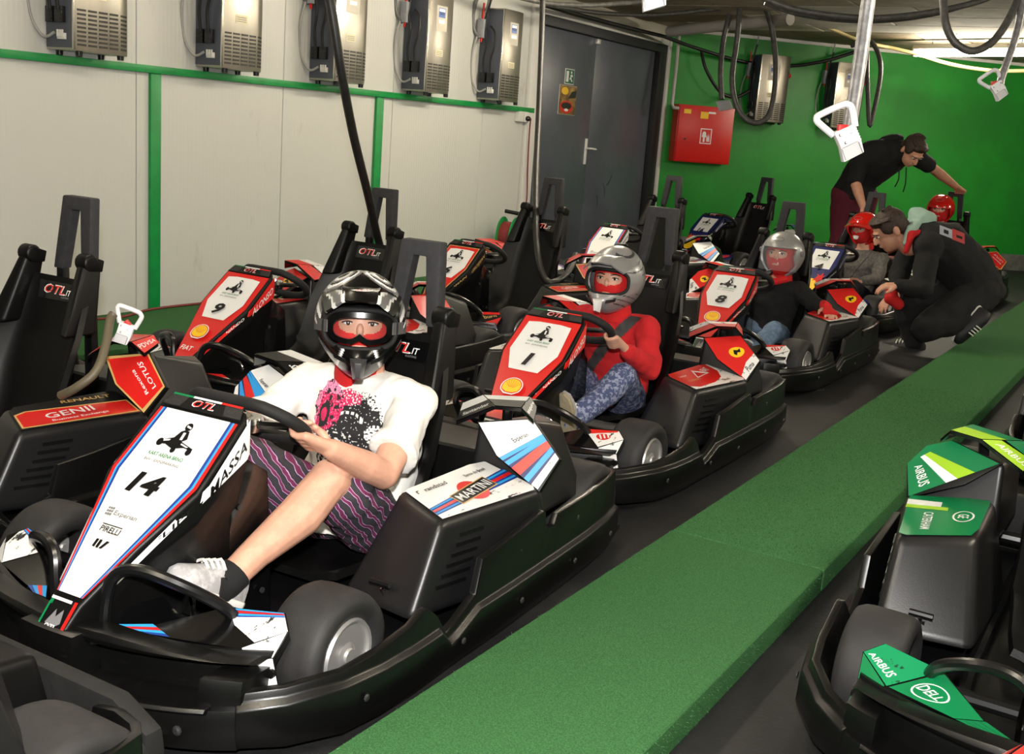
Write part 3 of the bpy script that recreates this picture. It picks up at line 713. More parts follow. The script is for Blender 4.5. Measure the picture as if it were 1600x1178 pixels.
def rear_martini(d):
    d.poly([(.004, .004), (.186, .004), (.186, .161), (.004, .161), (-.033, .09)], WHITE)
    d.poly([(.004, .004), (.186, .004), (.186, .02), (.1, .03), (.004, .012)], WHITED)
    for y0, y1, m in ((.018, .085, NAVY), (.024, .034, LBLUE), (.042, .060, RED), (.066, .074, LBLUE), (.078, .084, LBLUE)):
        d.poly([(.004 - y0 * .42, y0), (.186, y0 + .008), (.186, y1 + .016), (.004 - y1 * .42, y1)], m)
    d.text('Experian', .10, .108, .015, BLK, w=.07, rot=5)
def rear_red(d):
    d.poly([(.004, .004), (.186, .004), (.186, .161), (.004, .161), (-.033, .09)], RED); d.poly([(.004, .004), (.186, .004), (.186, .05), (.10, .04), (.004, .02)], WHITED)
    d.ell(.10, .088, .048, .021, YEL, 20); d.poly([(.075, .085), (.09, .100), (.11, .094), (.13, .098), (.12, .082), (.10, .086), (.085, .076)], BLK); d.text('Puma', .10, .02, .02, BLK, w=.07)
def rear_lotus(d):
    d.poly([(.004, .004), (.186, .004), (.186, .161), (.004, .161), (-.033, .09)], GOLD); d.poly([(.010, .012), (.178, .012), (.178, .153), (.010, .153), (-.024, .09)], RED); d.text('LOTUS', .13, .08, .026, WHITE, rot=90, w=.10); d.text('Rexona', .08, .07, .020, WHITE, rot=90, w=.08)
def rear_green(d):
    d.poly([(.004, .004), (.186, .004), (.186, .161), (.004, .161), (-.033, .09)], GRN); d.poly([(.004, .05), (.186, .07), (.186, .09), (.004, .065)], WHITE); d.poly([(.004, .065), (.186, .09), (.186, .12), (.004, .085)], LGRN); d.text('AIRBUS', .10, .035, .022, WHITE, w=.12)
def rear_bull(d):
    d.poly([(.004, .004), (.186, .004), (.186, .161), (.004, .161), (-.033, .09)], WHITED); d.poly([(.004, .02), (.186, .02), (.186, .06), (.004, .045)], NAVY); d.text('Total', .10, .11, .02, BLK)
WG_COL = dict(martini=(WHITE, BLK, 'Santander', 'esquire', WHITE), red=(WHITED, REDD, '', '', WHITE), lotus=(REDD, RED, '', 'PDVSA', WHITE), green=(GRN, LGRN, 'AIRBUS', '', WHITE), bull=(WHITED, NAVY, '', '', WHITE))
def fend_martini(d):
    d.poly([(.30, .02), (.98, .0), (.97, .97), (.03, .97), (.03, .55)], WHITED)
    for y0, y1, m in ((.74, .97, DBLUE), (.78, .83, LBLUE), (.84, .91, RED), (.92, .96, LBLUE)): d.poly([(.03, y0), (.97, y0), (.97, y1), (.03, y1)], m)
def fend_red(d):
    d.poly([(.04, .04), (.98, .03), (.97, .97), (.03, .97)], WHITED); d.poly([(.03, .72), (.9, .82), (.97, .97), (.03, .97)], RED)
    d.ell(.42, .5, .22, .2, RED, 16)
    for i in range(3): d.poly([(.28 + i * .12, .38), (.33 + i * .12, .38), (.38 + i * .12, .66), (.33 + i * .12, .66)], WHITE)
def fend_lotus(d):
    d.poly([(.04, .04), (.98, .03), (.97, .97), (.03, .97)], BLK); d.poly([(.05, .70), (.95, .55), (.97, .97), (.03, .97)], RED); d.text('burn', .42, .42, .34, GOLD, w=.66)
def fend_green(d):
    d.poly([(.02, .02), (.98, .02), (.98, .98), (.02, .98)], mat('sticker_green_scuffed', (14, 132, 82), .4, rgb2=(20, 40, 30), n2=(.58, .62), nscale=26)); d.text('AIRBUS', .45, .22, .2, WHITE, w=.7)
def fend_bull(d):
    d.poly([(.04, .04), (.98, .03), (.97, .97), (.03, .97)], NAVY); d.poly([(.1, .2), (.7, .3), (.8, .7), (.2, .7)], RED)
LIV = dict(martini=(nose_martini, pod_martini, rear_martini, fend_martini, WHITE, BLK, ('FELIPE', 'MASSA')), red=(nose_red, pod_red, rear_red, fend_red, RED, WHITE, ('FERNANDO', 'ALONSO')),
           lotus=(nose_lotus, pod_lotus, rear_lotus, fend_lotus, BLK, GOLD, ('ROMAIN', 'GROSJEAN')), bull=(nose_bull, pod_bull, rear_bull, fend_bull, NAVY, WHITE, ('SEBASTIAN', 'VETTEL')), green=(nose_green, pod_green, rear_green, fend_green, GRN, WHITE, ('', '')))
LIVM = {}
def livery_meshes(kind, num):
    k = (kind, num)
    if kind not in LIVM:
        nf, pf, rf, ff, bg, fg, nm = LIV[kind]; o = {}
        for side, s in (('L', 1), ('R', -1)):
            mir = (lambda f: f) if s > 0 else (lambda f: (lambda x, y, h: (lambda q: V((-q.x, q.y, q.z)))(f(x, y, h))))
            def mk(draw, f, w, nm_):
                d = Decal(); draw(d)
                if s < 0: d.items = [([(w - x, y) for x, y in vs], fs, mi, kk) for vs, fs, mi, kk in d.items]
                return d.mesh(nm_, mir(f))
            o['pod' + side] = mk(pf, podL, .375, 'pod_sticker'); o['rear' + side] = mk(rf, rmapL, .19, 'fairing_sticker'); o['fend' + side] = mk(ff, fmapL, 1, 'fairing_sticker')
            e2, e3, e4, e5 = FEXT[kind]
            o['fendb' + side] = mk(lambda d: d.poly([(.04, .03), (.96, .03), (.96, 1.0), (.04, 1.0)], e2), fmap2, 1, 'fairing_sticker'); o['fendc' + side] = mk(lambda d: d.poly([(.06, .06), (.94, .06), (.96, 1.0), (.04, 1.0)], e3), fmap3, 1, 'fairing_sticker')
            o['fendd' + side] = mk(lambda d: [d.poly([(.03, i_ / 4), (.97, i_ / 4), (.97, i_ / 4 + .25), (.03, i_ / 4 + .25)], m_) for i_, m_ in enumerate(e4)], fmap4, 1, 'inner_sticker')
            if e5: o['fende' + side] = mk(lambda d: [d.poly([(.02, .03), (.98, .03), (.98, .97), (.02, .97)], e5), d.ell(.35, .45, .24, .30, WHITE, 24), d.ell(.35, .45, .215, .27, GRN, 24), d.text('DELL', .35, .45, .22, WHITE, w=.36)], fmap5, 1, 'inner_sticker')
            t, b, t1, t2, tc_ = WG_COL[kind]
            def dw(d):
                d.rect(.002, .055, .128, .098, t); d.poly([(.002, .002), (.128, .002), (.128, .055), (.002, .045)], b)
                if t1: d.text(t1, .07, .026, .018, tc_, w=.10)
            def dw2(d):
                d.rect(.001, .06, .079, .098, t); d.rect(.001, .002, .079, .06, b)
            def dw3(d):
                d.rect(.001, .002, .059, .098, b)
                if t2: d.text(t2, .03, .05, .022, tc_, w=.085, rot=90)
            o['wing' + side] = mk(dw, wmapL, .13, 'winglet_sticker'); o['wingb' + side] = mk(dw2, wmap2L, .08, 'winglet_sticker'); o['wingc' + side] = mk(dw3, wmap3L, .06, 'winglet_sticker')
            d = name_plate(nm[0], nm[1], bg, fg)
            if s < 0: d.items = [([(.50 - x, y) for x, y in vs], fs, mi, kk) for vs, fs, mi, kk in d.items]
            sm = sidemap(s); o['side' + side] = d.mesh('name_plate', sm if s > 0 else (lambda x, y, h, sm=sm: sm(.50 - x, y, h)))
        LIVM[kind] = o
    if k not in LIVM: LIVM[k] = LIV[kind][0](num).mesh('nose_sticker', nmap)
    return LIVM[kind], LIVM[k]
d = Decal(); d.poly([(-.085, -.028), (.085, -.028), (.092, .028), (-.092, .028)], PLG); d.text('OTL', -.016, .004, .030, WHITE, shear=.25, sx=1.3); d.text('OTL', -.016, .004, .025, RED, shear=.25, sx=1.4); d.text('.IT', .046, -.001, .018, WHITE, shear=.2); d.text('KARTING', .038, -.017, .006, GREY)
KM['seat_sticker'] = d.mesh('seat_sticker', smap)
bmap = planemap((0, -.9590, .1765), (1, 0, 0), V((0, .040, .048)))
d = Decal(); d.rect(-.034, .004, .034, .082, BLK); d.rect(-.034, .066, -.026, .082, GRN); d.rect(.026, .01, .034, .082, RED); d.rect(-.034, .076, .02, .082, WHITE); d.rect(-.034, .02, -.029, .07, GRN); d.rect(-.03, .004, .034, .010, RED); d.poly([(-.018, .03), (-.006, .06), (.0, .045), (.012, .062), (.02, .035), (.0, .02)], GREY); d.text('OTL', 0, .024, .012, WHITE)
KM['nose_badge'] = d.mesh('nose_badge', bmap)
d = Decal()
for u in (.02, .13, .24): d.ell(u, .06, .004, .004, GREY, 8)

def kart(label, loc, yaw, livery, num=None, dz=0.0, seat_dy=0.0):
    t = thing('go_kart', label, 'go-kart', (loc[0], loc[1], 0), rad(yaw), 'go-karts')
    L_, N_ = livery_meshes(livery, num)
    P = lambda n, k, par=t: link(n, KM[k], par)
    P('chassis', 'chassis'); fb = P('front_bumper', 'front_bumper'); P('bolt_heads', 'bumper_bolts', fb)['kind'] = 'stuff'
    rb = P('rear_bumper', 'rear_bumper'); P('bumper_board', 'bumper_board', rb)
    nc = P('nose_cowl', 'nose_cowl'); link('nose_sticker', N_, nc); P('nose_badge', 'nose_badge', nc)
    cc = P('column_cover', 'column_cover'); P('bolt_heads', 'cover_bolts', cc)['kind'] = 'stuff'
    sw = P('steering_wheel', 'steering_wheel'); P('steering_column', 'steering_column', sw)
    seat = P('seat', 'seat'); seat.location = (0, seat_dy, dz); P('seat_sticker', 'seat_sticker', seat)
    for s in 'LR': P('seat_horn', 'seat_horn' + s, seat); P('horn_roll', 'horn_roll' + s, seat)
    rh = P('roll_hoop', 'roll_hoop'); rh.location = (0, seat_dy, dz); P('hoop_pad', 'hoop_pad', rh)
    P('rear_deck', 'rear_deck')
    for s, q in (('L', 1), ('R', -1)):
        r = P('side_rail', 'side_rail' + s); P('bolt_heads', 'rail_bolts' + s, r)['kind'] = 'stuff'
        pod = P('side_pod', 'side_pod' + s); link('pod_sticker', L_['pod' + s], pod); P('louvre_slots', 'louvre_slots' + s, pod)['kind'] = 'stuff'; P('latch', 'latch' + s, pod)
        rf = P('rear_fairing', 'rear_fairing' + s); P('fairing_panel', 'fairing_panel' + s, rf); link('fairing_sticker', L_['rear' + s], rf)
        w = P('winglet', 'winglet' + s); link('winglet_sticker', L_['wing' + s], w); link('winglet_sticker', L_['wingb' + s], w); link('winglet_sticker', L_['wingc' + s], w); P('winglet_post', 'winglet_post' + s, w)
        ff = P('front_fairing', 'front_fairing' + s); P('fairing_bolt', 'fairing_bolt' + s, ff); [link('fairing_sticker', L_[k_ + s], ff) for k_ in ('fend', 'fendb', 'fendc', 'fendd', 'fende') if k_ + s in L_]
        link('name_plate', L_['side' + s], nc)
        P('foot_guard', 'foot_guard' + s); P('pedal', 'pedal' + s)
        for key, x, y, z in (('front', .39, -.60, .131), ('rear', .415, .52, .138)):
            ty = P('wheel', key + '_tyre'); ty.location = (q * x, y, z)
            P('rim', key + '_rim' + ('' if q > 0 else 'R'), ty)
    return t
KARTS = {}
KARTS['14'] = kart('white black and blue striped go-kart number 14 with driver in white shirt', (-1.772, 2.179), 3.5, 'martini', '14')
KARTS['1'] = kart('red go-kart number 1 with child in red hoodie', (-1.865, 3.94), 0, 'red', '1', .05)
KARTS['8'] = kart('red go-kart number 8 with driver in silver open-face helmet', (-1.995, 6.085), 0, 'red', '8', .03)
KARTS['4'] = kart('dark blue go-kart number 4 beside the kneeling man', (-2.12, 8.42), -5, 'bull', '4', .06)
KARTS['5'] = kart('black go-kart farthest along the carpet strip, held by the standing man', (-1.87, 10.35), 0, 'lotus', None, .07)
KARTS['lotus'] = kart('empty black red and gold go-kart at the left edge beside kart 14', (-2.965, 1.98), 2, 'lotus', None, .01)
KARTS['9'] = kart('empty red go-kart number 9 by the white wall', (-3.177, 3.773), 0, 'red', '9', .01)
KARTS['6'] = kart('empty black red and gold go-kart number 6 with white number plate', (-3.375, 5.66), -3, 'lotus', '6', .05)
KARTS['W'] = kart('empty white striped go-kart in front of the grey doors', (-3.57, 7.91), -5, 'martini', None, .06)
KARTS['16'] = kart('empty dark blue go-kart number 16 by the green wall', (-3.70, 10.38), -14, 'bull', '16', .05)
KARTS['prev'] = kart('go-kart cut off at the lower left corner ahead of kart 14', (-1.725, .42), 1, 'martini')
KARTS['cat'] = kart('empty green go-kart at the right edge beyond the carpet strip', (-.016, 2.87), 0, 'green')
KARTS['catb'] = kart('go-kart behind the green one at the right edge of the photo', (.03, 5.33), 0, 'red')
KARTS['catf'] = kart('go-kart with red winglet at the lower right corner', (.33, 1.14), 0, 'lotus')
# ================================================================= CHARGERS ON THE WALLS
M_inox = mat('brushed_steel', (176, 170, 158), .34, .9, noise=.06, nscale=6, stretch=(1, 1, .1))
M_inoxe = mat('steel_edge', (206, 202, 194), .25, 1.0)
M_dpan = mat('dark_grey_panel', (72, 76, 86), .5)
M_gcab = mat('grey_cable', (150, 148, 144), .5)
M_bcab = mat('black_cable', (16, 16, 16), .5)
M_rcab = mat('red_cable', (200, 26, 24), .45)
M_plug = mat('grey_plug', (140, 142, 146), .5)
M_slot = mat('vent_dark', (46, 44, 40), .6)
CW, CD, CHH = .355, .21, .69
g = G(); pr = [(0, 0), (CD, 0), (CD, CW * .76), (CD - .045, CW), (0, CW)]
g.loft([[(x, y, 0) for x, y in pr], [(x, y, CHH) for x, y in pr]]); CM = {'body': g.mesh('body', M_inox, bevel=.003)}
CM['side'] = G().box((.004, -.006, .012), (CD - .008, -.001, CHH - .01)).mesh('side_panel', M_dpan, bevel=.002)
CM['edge'] = G().box((CD - .008, -.006, .005), (CD + .002, .006, CHH - .005)).mesh('edge_strip', M_inoxe, bevel=.001)
g = G()
for i in range(4):
    for j in range(9):
        y0 = .018 + i * .064; z0 = .025 + j * .0205
        g.box((CD - .002, y0, z0), (CD + .003, y0 + .050, z0 + .010))
for j in range(9):
    z0 = .025 + j * .0205; a, b = V((CD, CW * .76, 0)), V((CD - .045, CW, 0)); n = V((.09, .045, 0)).normalized() * .003
    p, q = a.lerp(b, .15), a.lerp(b, .85); Z = V((0, 0, 1))
    g.hexa([p + Z * z0 - n, q + Z * z0 - n, q + Z * z0 + n, p + Z * z0 + n, p + Z * (z0 + .01) - n, q + Z * (z0 + .01) - n, q + Z * (z0 + .01) + n, p + Z * (z0 + .01) + n])
CM['vents'] = g.mesh('vent_slots', M_slot, smooth=False)
cm = lambda x, y, h: V((CD + h, x, y))
d = Decal(); d.rect(.10, .255, .19, .30, mat('label_cream', (224, 214, 176), .5)); 
for i in range(3): d.rect(.108, .263 + i * .011, .18, .267 + i * .011, GREY)
CM['label'] = d.mesh('rating_label', cm)
d = Decal(); d.rect(.09, .43, .22, .60, mat('display_plate', (190, 184, 168), .4)); d.rect(.115, .52, .195, .585, mat('display_blue', (60, 96, 170), .3)); d.rect(.12, .56, .19, .58, WHITE); d.rect(.12, .48, .19, .505, WHITE); d.text('8.8.8', .155, .548, .02, BLK)
CM['display'] = d.mesh('display', cm)
CM['socket'] = G().box((0, -.03, 0), (.055, -.004, .075)).box((.004, -.033, .01), (.051, -.03, .02)).box((.004, -.033, .03), (.051, -.03, .04)).box((.004, -.033, .05), (.051, -.03, .06)).mesh('socket', BLK, bevel=.003)
CM['switch'] = G().box((0, -.02, 0), (.055, -.004, .03)).box((.004, -.026, .01), (.016, -.02, .045)).box((.022, -.026, .01), (.034, -.02, .045)).box((.04, -.026, .01), (.052, -.02, .045)).mesh('switch', M_wtrim, bevel=.002)
CM['foot'] = G().lathe([(.001, -.022), (.016, -.022), (.018, 0), (.001, 0)], axis='Z', n=12).mesh('foot', BLK)
CM['cable'] = G().tube([(.10, -.03, .08), (.04, -.05, .06), (-.0, -.09, .16), (.01, -.11, .34), (.03, -.07, .52), (.06, -.02, CHH + .02), (.08, .0, CHH + .3)], .0075, 8, sub=6).mesh('supply_cable', M_gcab)
CM['lead'] = G().tube([(.07, -.03, .19), (.07, -.045, .30), (.09, -.05, .42), (.07, -.05, .56), (.1, -.02, CHH + .1)], .009, 8, sub=5).tube([(.13, -.03, .19), (.14, -.05, .30), (.17, -.055, .40), (.165, -.05, .5), (.12, -.05, .55)], .009, 8, sub=5).mesh('black_leads', M_bcab)
CM['redlead'] = G().tube([(.05, -.06, .60), (.055, -.06, .72)], .008, 8).tube([(.045, -.06, .43), (.05, -.06, .47)], .009, 8).mesh('red_lead', M_rcab)
CM['plug'] = G().box((.02, -.085, .46), (.075, -.045, .60)).box((.026, -.09, .48), (.069, -.085, .52)).mesh('plug', M_plug, bevel=.005)
CM['hose'] = G().tube([(.04, -.065, .46), (.0, -.10, .52), (-.0, -.12, .65), (.05, -.11, .80), (.16, -.05, .92), (.3, .05, 1.0)], .016, 10, sub=6).mesh('feed_hose', mat('hose_grey', (92, 92, 90), .45))
CM['lampred'] = G().lathe([(.03, 0), (.03, .03), (.018, .05), (.001, .05)], axis='Y', n=12).mesh('indicator', M_rcab)
def charger(loc, rz, label, disp=True, green=False):
    t = thing('battery_charger', label, 'charger', loc, rz, 'battery chargers on the walls')
    bdy = link('body', CM['body'], t); v = link('vent_slots', CM['vents'], bdy); v['kind'] = 'stuff'; link('rating_label', CM['label'], bdy); link('edge_strip', CM['edge'], bdy)
    if disp: link('display', CM['display'], bdy)
    sp = link('side_panel', CM['side'], t)
    for x in (.03, .10): o = link('socket', CM['socket'], sp); o.location = (x, 0, .13)
    o = link('switch', CM['switch'], sp); o.location = (.105, 0, .05)
    for x, y in ((.03, .05), (.18, .05), (.18, .30), (.03, .3)): o = link('foot', CM['foot'], t); o.location = (x, y, 0)
    link('supply_cable', CM['cable'], t); o = link('black_leads', CM['lead'], t); o['kind'] = 'stuff'; o = link('red_lead', CM['redlead'], t); o['kind'] = 'stuff'; link('plug', CM['plug'], t)
    if not green: link('feed_hose', CM['hose'], t)
    else: o = link('indicator', CM['lampred'], t); o.location = (.10, CW, .50)
    return t
for i, (y, lb) in enumerate(((3.655, 'steel battery charger at the far left, nearest the photo edge'), (4.625, 'steel battery charger above the first green upright, second from the left'), (5.585, 'steel battery charger behind the hanging cable, third from the left'), (6.560, 'steel battery charger above the second green upright, fourth from the left'), (7.540, 'steel battery charger last on the white wall beside the door'))):
    charger((WX + .002, y, 1.405), 0, lb)
def wall_s(x, y): return (pxplane(x, y, GP, GN) - GP).dot(GD)
for (x, y), lb in (((1166, 190), 'steel battery charger on the green wall behind the cable loops'), ((1283, 200), 'steel battery charger on the green wall behind the hanging white handle')):
    p = pxplane(x, y, GP, GN); charger((p.x + GN.x * .002, p.y + GN.y * .002, p.z + .01), -math.pi / 4, lb, green=True)

# ================================================================= FIRE CABINET, SIGN, POSTER, SOCKET, REEL
M_fire = mat('fire_red_paint', (206, 24, 18), .32)
s0, s1, z0, z1 = .10, .74, .995, 1.585
fcab = thing('fire_hose_cabinet', 'red metal fire hose cabinet on the green wall', 'cabinet', gw(s0, 0, z0), math.pi / 4)
w_, h_ = s1 - s0, z1 - z0                       # local: x along wall, -y out of the wall
G().box((0, -.16, 0), (w_, 0, h_)).obj('body', M_fire, fcab, bevel=.004)
dr = G().box((.012, -.172, .012), (w_ - .012, -.160, h_ - .012)).obj('door', M_fire, fcab, bevel=.003)
d = Decal(); cmx = lambda x, y, h: V((x, -.172 - h, y))
d.rect(.27, .20, .40, .36, WHITE); d.rect(.28, .21, .39, .35, RED); d.ell(.315, .30, .022, .03, WHITE, 14); d.rect(.305, .22, .325, .28, WHITE); d.rect(.29, .27, .34, .29, WHITE)
for k in range(3): d.poly([(.345 + .012 * k, .225), (.355 + .012 * k, .225), (.35 + .012 * k, .30 + .015 * (k % 2)), (.342 + .012 * k, .26)], WHITE)
d.rect(.06, h_ - .09, .14, h_ - .045, YEL); d.rect(.25, h_ - .13, .34, h_ - .06, YEL); d.rect(.34, h_ - .075, .42, h_ - .055, WHITE)
link('hose_symbol', d.mesh('hose_symbol', cmx), dr)
G().lathe([(.012, -.172), (.012, -.180), (.006, -.182), (.001, -.182)], (.10, 0, .24), 'Y', 12).obj('lock', BLK, dr)
def wallsign(name, y0, y1, zz0, zz1, draw, label, cat):
    t = G().box((hx, y0, zz0), (hx + .004, y1, zz1)).obj(name, WHITE); tag(t, label, cat)
    d = Decal(); draw(d, y1 - y0, zz1 - zz0); link('print', d.mesh('print', lambda x, y, h: V((hx + .004 + h, y0 + x, zz0 + y))), t); return t
M_egr = mat('exit_green', (10, 96, 60), .4)
def dexit(d, w, h):
    d.rect(.006, .006, w - .006, h - .006, M_egr); d.rect(.02, .02, w * .38, h - .02, WHITE)
    d.ell(w * .66, h * .78, .014, .012, WHITE, 10); d.poly([(w * .55, h * .62), (w * .75, h * .66), (w * .84, h * .5), (w * .70, h * .52), (w * .66, h * .4), (w * .84, h * .2), (w * .72, h * .18), (w * .58, h * .34), (w * .48, h * .3), (w * .5, h * .42), (w * .58, h * .46)], WHITE)
wallsign('exit_sign', 9.03, 9.20, 1.63, 1.765, dexit, 'small green and white emergency exit sign on the grey door', 'sign')
M_p1 = mat('poster_brown', (96, 70, 40), .3, rgb2=(200, 160, 90), n2=(.4, .7), nscale=14)
def dposter(d, w, h):
    d.rect(0.002, .002, w - .002, h - .002, M_p1); d.ell(w * .45, h * .26, w * .38, h * .22, RED, 18); d.ell(w * .45, h * .30, w * .30, h * .12, BLK, 16); d.ell(w * .45, h * .16, w * .12, h * .05, WHITE, 10)
    d.poly([(w * .5, h * .55), (w * .95, h * .60), (w * .98, h * .85), (w * .7, h * .8)], BLK); d.ell(w * .3, h * .8, w * .2, h * .13, YEL, 12)
wallsign('poster', 8.95, 9.27, 1.36, 1.62, dposter, 'crumpled photo poster of a red helmet taped to the grey door', 'poster')
so = thing('wall_socket', 'white wall socket with black plug at the corner post', 'socket', (WX, 8.17, 1.26), 0)
G().box((0, -.03, 0), (.045, .045, .085)).box((0, .052, 0), (.05, .12, .085)).obj('box', M_wtrim, so, bevel=.006)
G().lathe([(.02, 0), (.022, .02), (.012, .035), (.001, .035)], (.05, .085, .03), 'X', 12).obj('plug', BLK, so)
M_brn = mat('red_brown_cord', (120, 40, 36), .5)
R_C = V((-4.80, 7.83, .29))
reel = thing('cable_reel', 'green cable reel wound with red cord by the white corner post', 'reel', (R_C.x, R_C.y, .03), rad(12))
for sx in (-.055, .055):
    G().lathe([(.02, -.004), (.165, -.004), (.17, 0), (.165, .004), (.02, .004)], (sx, 0, .29), 'X', 28).obj('flange', mat('reel_green', (16, 140, 70), .4), reel)
G().lathe([(.02, -.05), (.125, -.05), (.13, -.02), (.128, .02), (.125, .05), (.02, .05)], (0, 0, .29), 'X', 24).obj('wound_cord', mat('wound_cord', (126, 34, 34), .6, bump=.8, bscale=160), reel)
G().tube([(-.10, -.14, .008), (-.10, 0, .29), (-.10, .14, .008)], .009, 8).tube([(.10, -.14, .008), (.10, 0, .29), (.10, .14, .008)], .009, 8).tube([(-.10, 0, .29), (.10, 0, .29)], .009, 8).tube([(.10, 0, .29), (.10, 0, .50)], .009, 8).tube([(-.10, -.14, .008), (.10, -.14, .008)], .009, 8).obj('stand', M_wtrim, reel)
G().tube([(.10, 0, .49), (-.04, -.02, .505)], .016, 10).obj('grip', BLK, reel)
tag(G().tube([(WX + .09, 8.255, 1.29), (WX + .06, 8.30, 1.2), (WX + .05, 8.33, .9), (WX + .06, 8.34, .62), (WX + .12, 8.20, .52), (WX + .20, 7.98, .46), (WX + .216, 7.86, .42)], .006, 8, sub=6).obj('power_cord', M_brn), 'thin red brown cord hanging from wall socket to green reel', 'cord')
tag(G().tube([(WX + .10, 3.75, .037), (WX + .14, 4.0, .037), (WX + .04, 4.3, .037), (WX + .05, 4.8, .037), (WX + .04, 5.6, .037)], .007, 8, sub=5).obj('floor_cord', M_brn), 'brown cord lying on green carpet at the foot of the white wall', 'cord')

# ================================================================= CABLES, HOSES AND PIPES OVERHEAD
M_hose = mat('hose_dark_grey', (74, 73, 70), .42, noise=.25, nscale=30)
M_hosed = mat('hose_black', (34, 33, 31), .45, noise=.25, nscale=30)
M_hosel = mat('hose_silver_tape', (150, 150, 152), .38, .6, noise=.2, nscale=40)
M_pipe = mat('grey_pipe', (176, 172, 164), .5)
def cable(name, pts, r, m, label, cat='cable', sub=6, parent=None):
    o = G().tube([px(*p) for p in pts], r, 12, sub=sub).obj(name, m, parent, angle=60)
    return tag(o, label, cat) if parent is None else o
cable('charging_cable', [(430, -330, 4.1), (490, -120, 4.1), (517, 10, 4.2), (533, 110, 4.3), (552, 210, 4.5), (574, 300, 4.75), (590, 370, 5.1), (606, 420, 5.25), (632, 452, 5.3)], .0185, M_hosed, 'thick dark grey cable hanging from the ceiling in front of third charger')
cable('charging_cable', [(850, -200, 7.5), (848, 0, 7.5), (843, 150, 7.4), (838, 260, 7.1), (837, 340, 6.75), (841, 400, 6.55), (852, 436, 6.5), (868, 440, 6.5), (888, 425, 6.75), (900, 398, 6.95)], .020, M_hosed, 'dark cable hanging down the white corner post to kart 6 seat')
cable('charging_cable', [(1190, -80, 9.6), (1155, -15, 9.8), (1133, 50, 10), (1126, 110, 10), (1128, 155, 10)], .024, M_hose, 'hanging cable ending in grey plug before the fire cabinet')
pg = G().hexa([px(x, y, dd) for dd in (9.97, 10.06) for x, y in ((1118, 158), (1140, 156), (1146, 170), (1124, 174))]); tag(pg.obj('cable_plug', M_plug, bevel=.01), 'grey plug on cable end before the fire cabinet', 'plug')
cable('charging_cable', [(1185, -60, 9.2), (1160, -10, 9.4), (1152, 60, 9.6), (1144, 125, 9.6), (1154, 172, 9.6), (1178, 192, 9.6), (1202, 178, 9.6), (1212, 120, 9.6), (1208, 55, 9.6), (1194, 5, 9.5), (1170, -60, 9.3)], .024, M_hose, 'wide cable loop hanging in front of green wall charger')
cable('wall_cable', [(1040, 58, 11.0), (1070, 69, 11.3), (1097, 78, 11.5), (1160, 96, 11.8), (1230, 103, 11.9), (1290, 95, 11.9), (1345, 78, 12)], .018, M_bcab, 'dark cable sagging along the green wall behind the loops')
cable('wall_cable', [(1096, 80, 11.5), (1103, 108, 11.5), (1124, 142, 11.6), (1148, 152, 11.7), (1170, 142, 11.8)], .017, M_bcab, 'short dark cable drooping to green wall charger')
cable('charging_cable', [(1330, 72, 10.6), (1352, 68, 10.5), (1355, 120, 10.4), (1358, 188, 10.4), (1362, 188, 10.4), (1375, 125, 10.4), (1374, 90, 10.4), (1362, 66, 10.5), (1345, 60, 10.6)], .022, M_hose, 'narrow dark cable loop hanging behind the silver hose')
cable('charging_cable', [(1473, -60, 5), (1474, 5, 5), (1480, 45, 5), (1496, 70, 5), (1522, 80, 5), (1552, 64, 5), (1576, 30, 5), (1592, -10, 5), (1600, -60, 5)], .0175, M_hose, 'grey cable U-loop hanging in front of the fluorescent lamp')
cable('ceiling_cable', [(780, -12, 8.0), (850, 4, 8.2), (920, 8, 8.4), (1010, 2, 8.6), (1100, -10, 8.8)], .018, M_hose, 'upper grey cable under the ceiling over the doors')
cable('ceiling_cable', [(850, 6, 8.8), (905, 16, 9.1), (960, 22, 9.4), (1030, 23, 9.6), (1110, 15, 9.7), (1190, 6, 9.7), (1230, -8, 9.6)], .018, M_hose, 'lower grey cable sagging under the ceiling over the doors')
cable('ceiling_cable', [(850, 8, 8.9), (930, 30, 9.9), (1000, 48, 10.6), (1042, 58, 11.0)], .018, M_bcab, 'black cable running above the door frame')
cable('ceiling_cable', [(1190, -4, 6.2), (1240, 14, 6.2), (1300, 24, 6.2), (1370, 28, 6.2), (1450, 20, 6.2), (1530, 2, 6.2), (1580, -20, 6.2)], .017, M_hose, 'first of two parallel grey cables sagging across the ceiling')
cable('ceiling_cable', [(1195, 4, 6.4), (1250, 22, 6.4), (1320, 31, 6.4), (1390, 31, 6.4), (1470, 19, 6.4), (1550, -6, 6.4)], .016, M_hose, 'second of two parallel grey cables sagging across the ceiling')
M_lithose = mat('hose_lit_yellow', (206, 186, 128), .4)  # yellow glow of the lamp put into the hose colour
cable('ceiling_cable', [(1180, -4, 10.2), (1250, 24, 10.4), (1322, 55, 10.6), (1352, 66, 10.7), (1388, 74, 10.8)], .016, M_lithose, 'straight conduit, painted lamp-lit yellow, slanting across the ceiling')
cable('ceiling_cable', [(1385, 73, 10.9), (1430, 84, 10.9), (1480, 99, 10.9), (1530, 108, 10.9), (1580, 111, 10.9), (1660, 108, 10.9)], .018, M_lithose, 'cable painted lamp-lit yellow, sagging below the fluorescent lamp')
tag(G().tube([px(1046, 49, 10.9), px(1130, 40, 10.2), px(1235, 30, 9.5)], .052, 16).obj('ceiling_pipe', M_pipe, smooth=True), 'thick pale pipe under the ceiling at the green wall', 'pipe')
tag(G().tube([px(1061, 54, 11.35), px(1056, 110, 11.35), px(1050, 162, 11.35), px(1052, 168, 11.37), px(1060, 169, 11.40)], .018, 10).obj('wall_pipe', M_pipe), 'thin vertical pipe running down to the red fire cabinet', 'pipe')
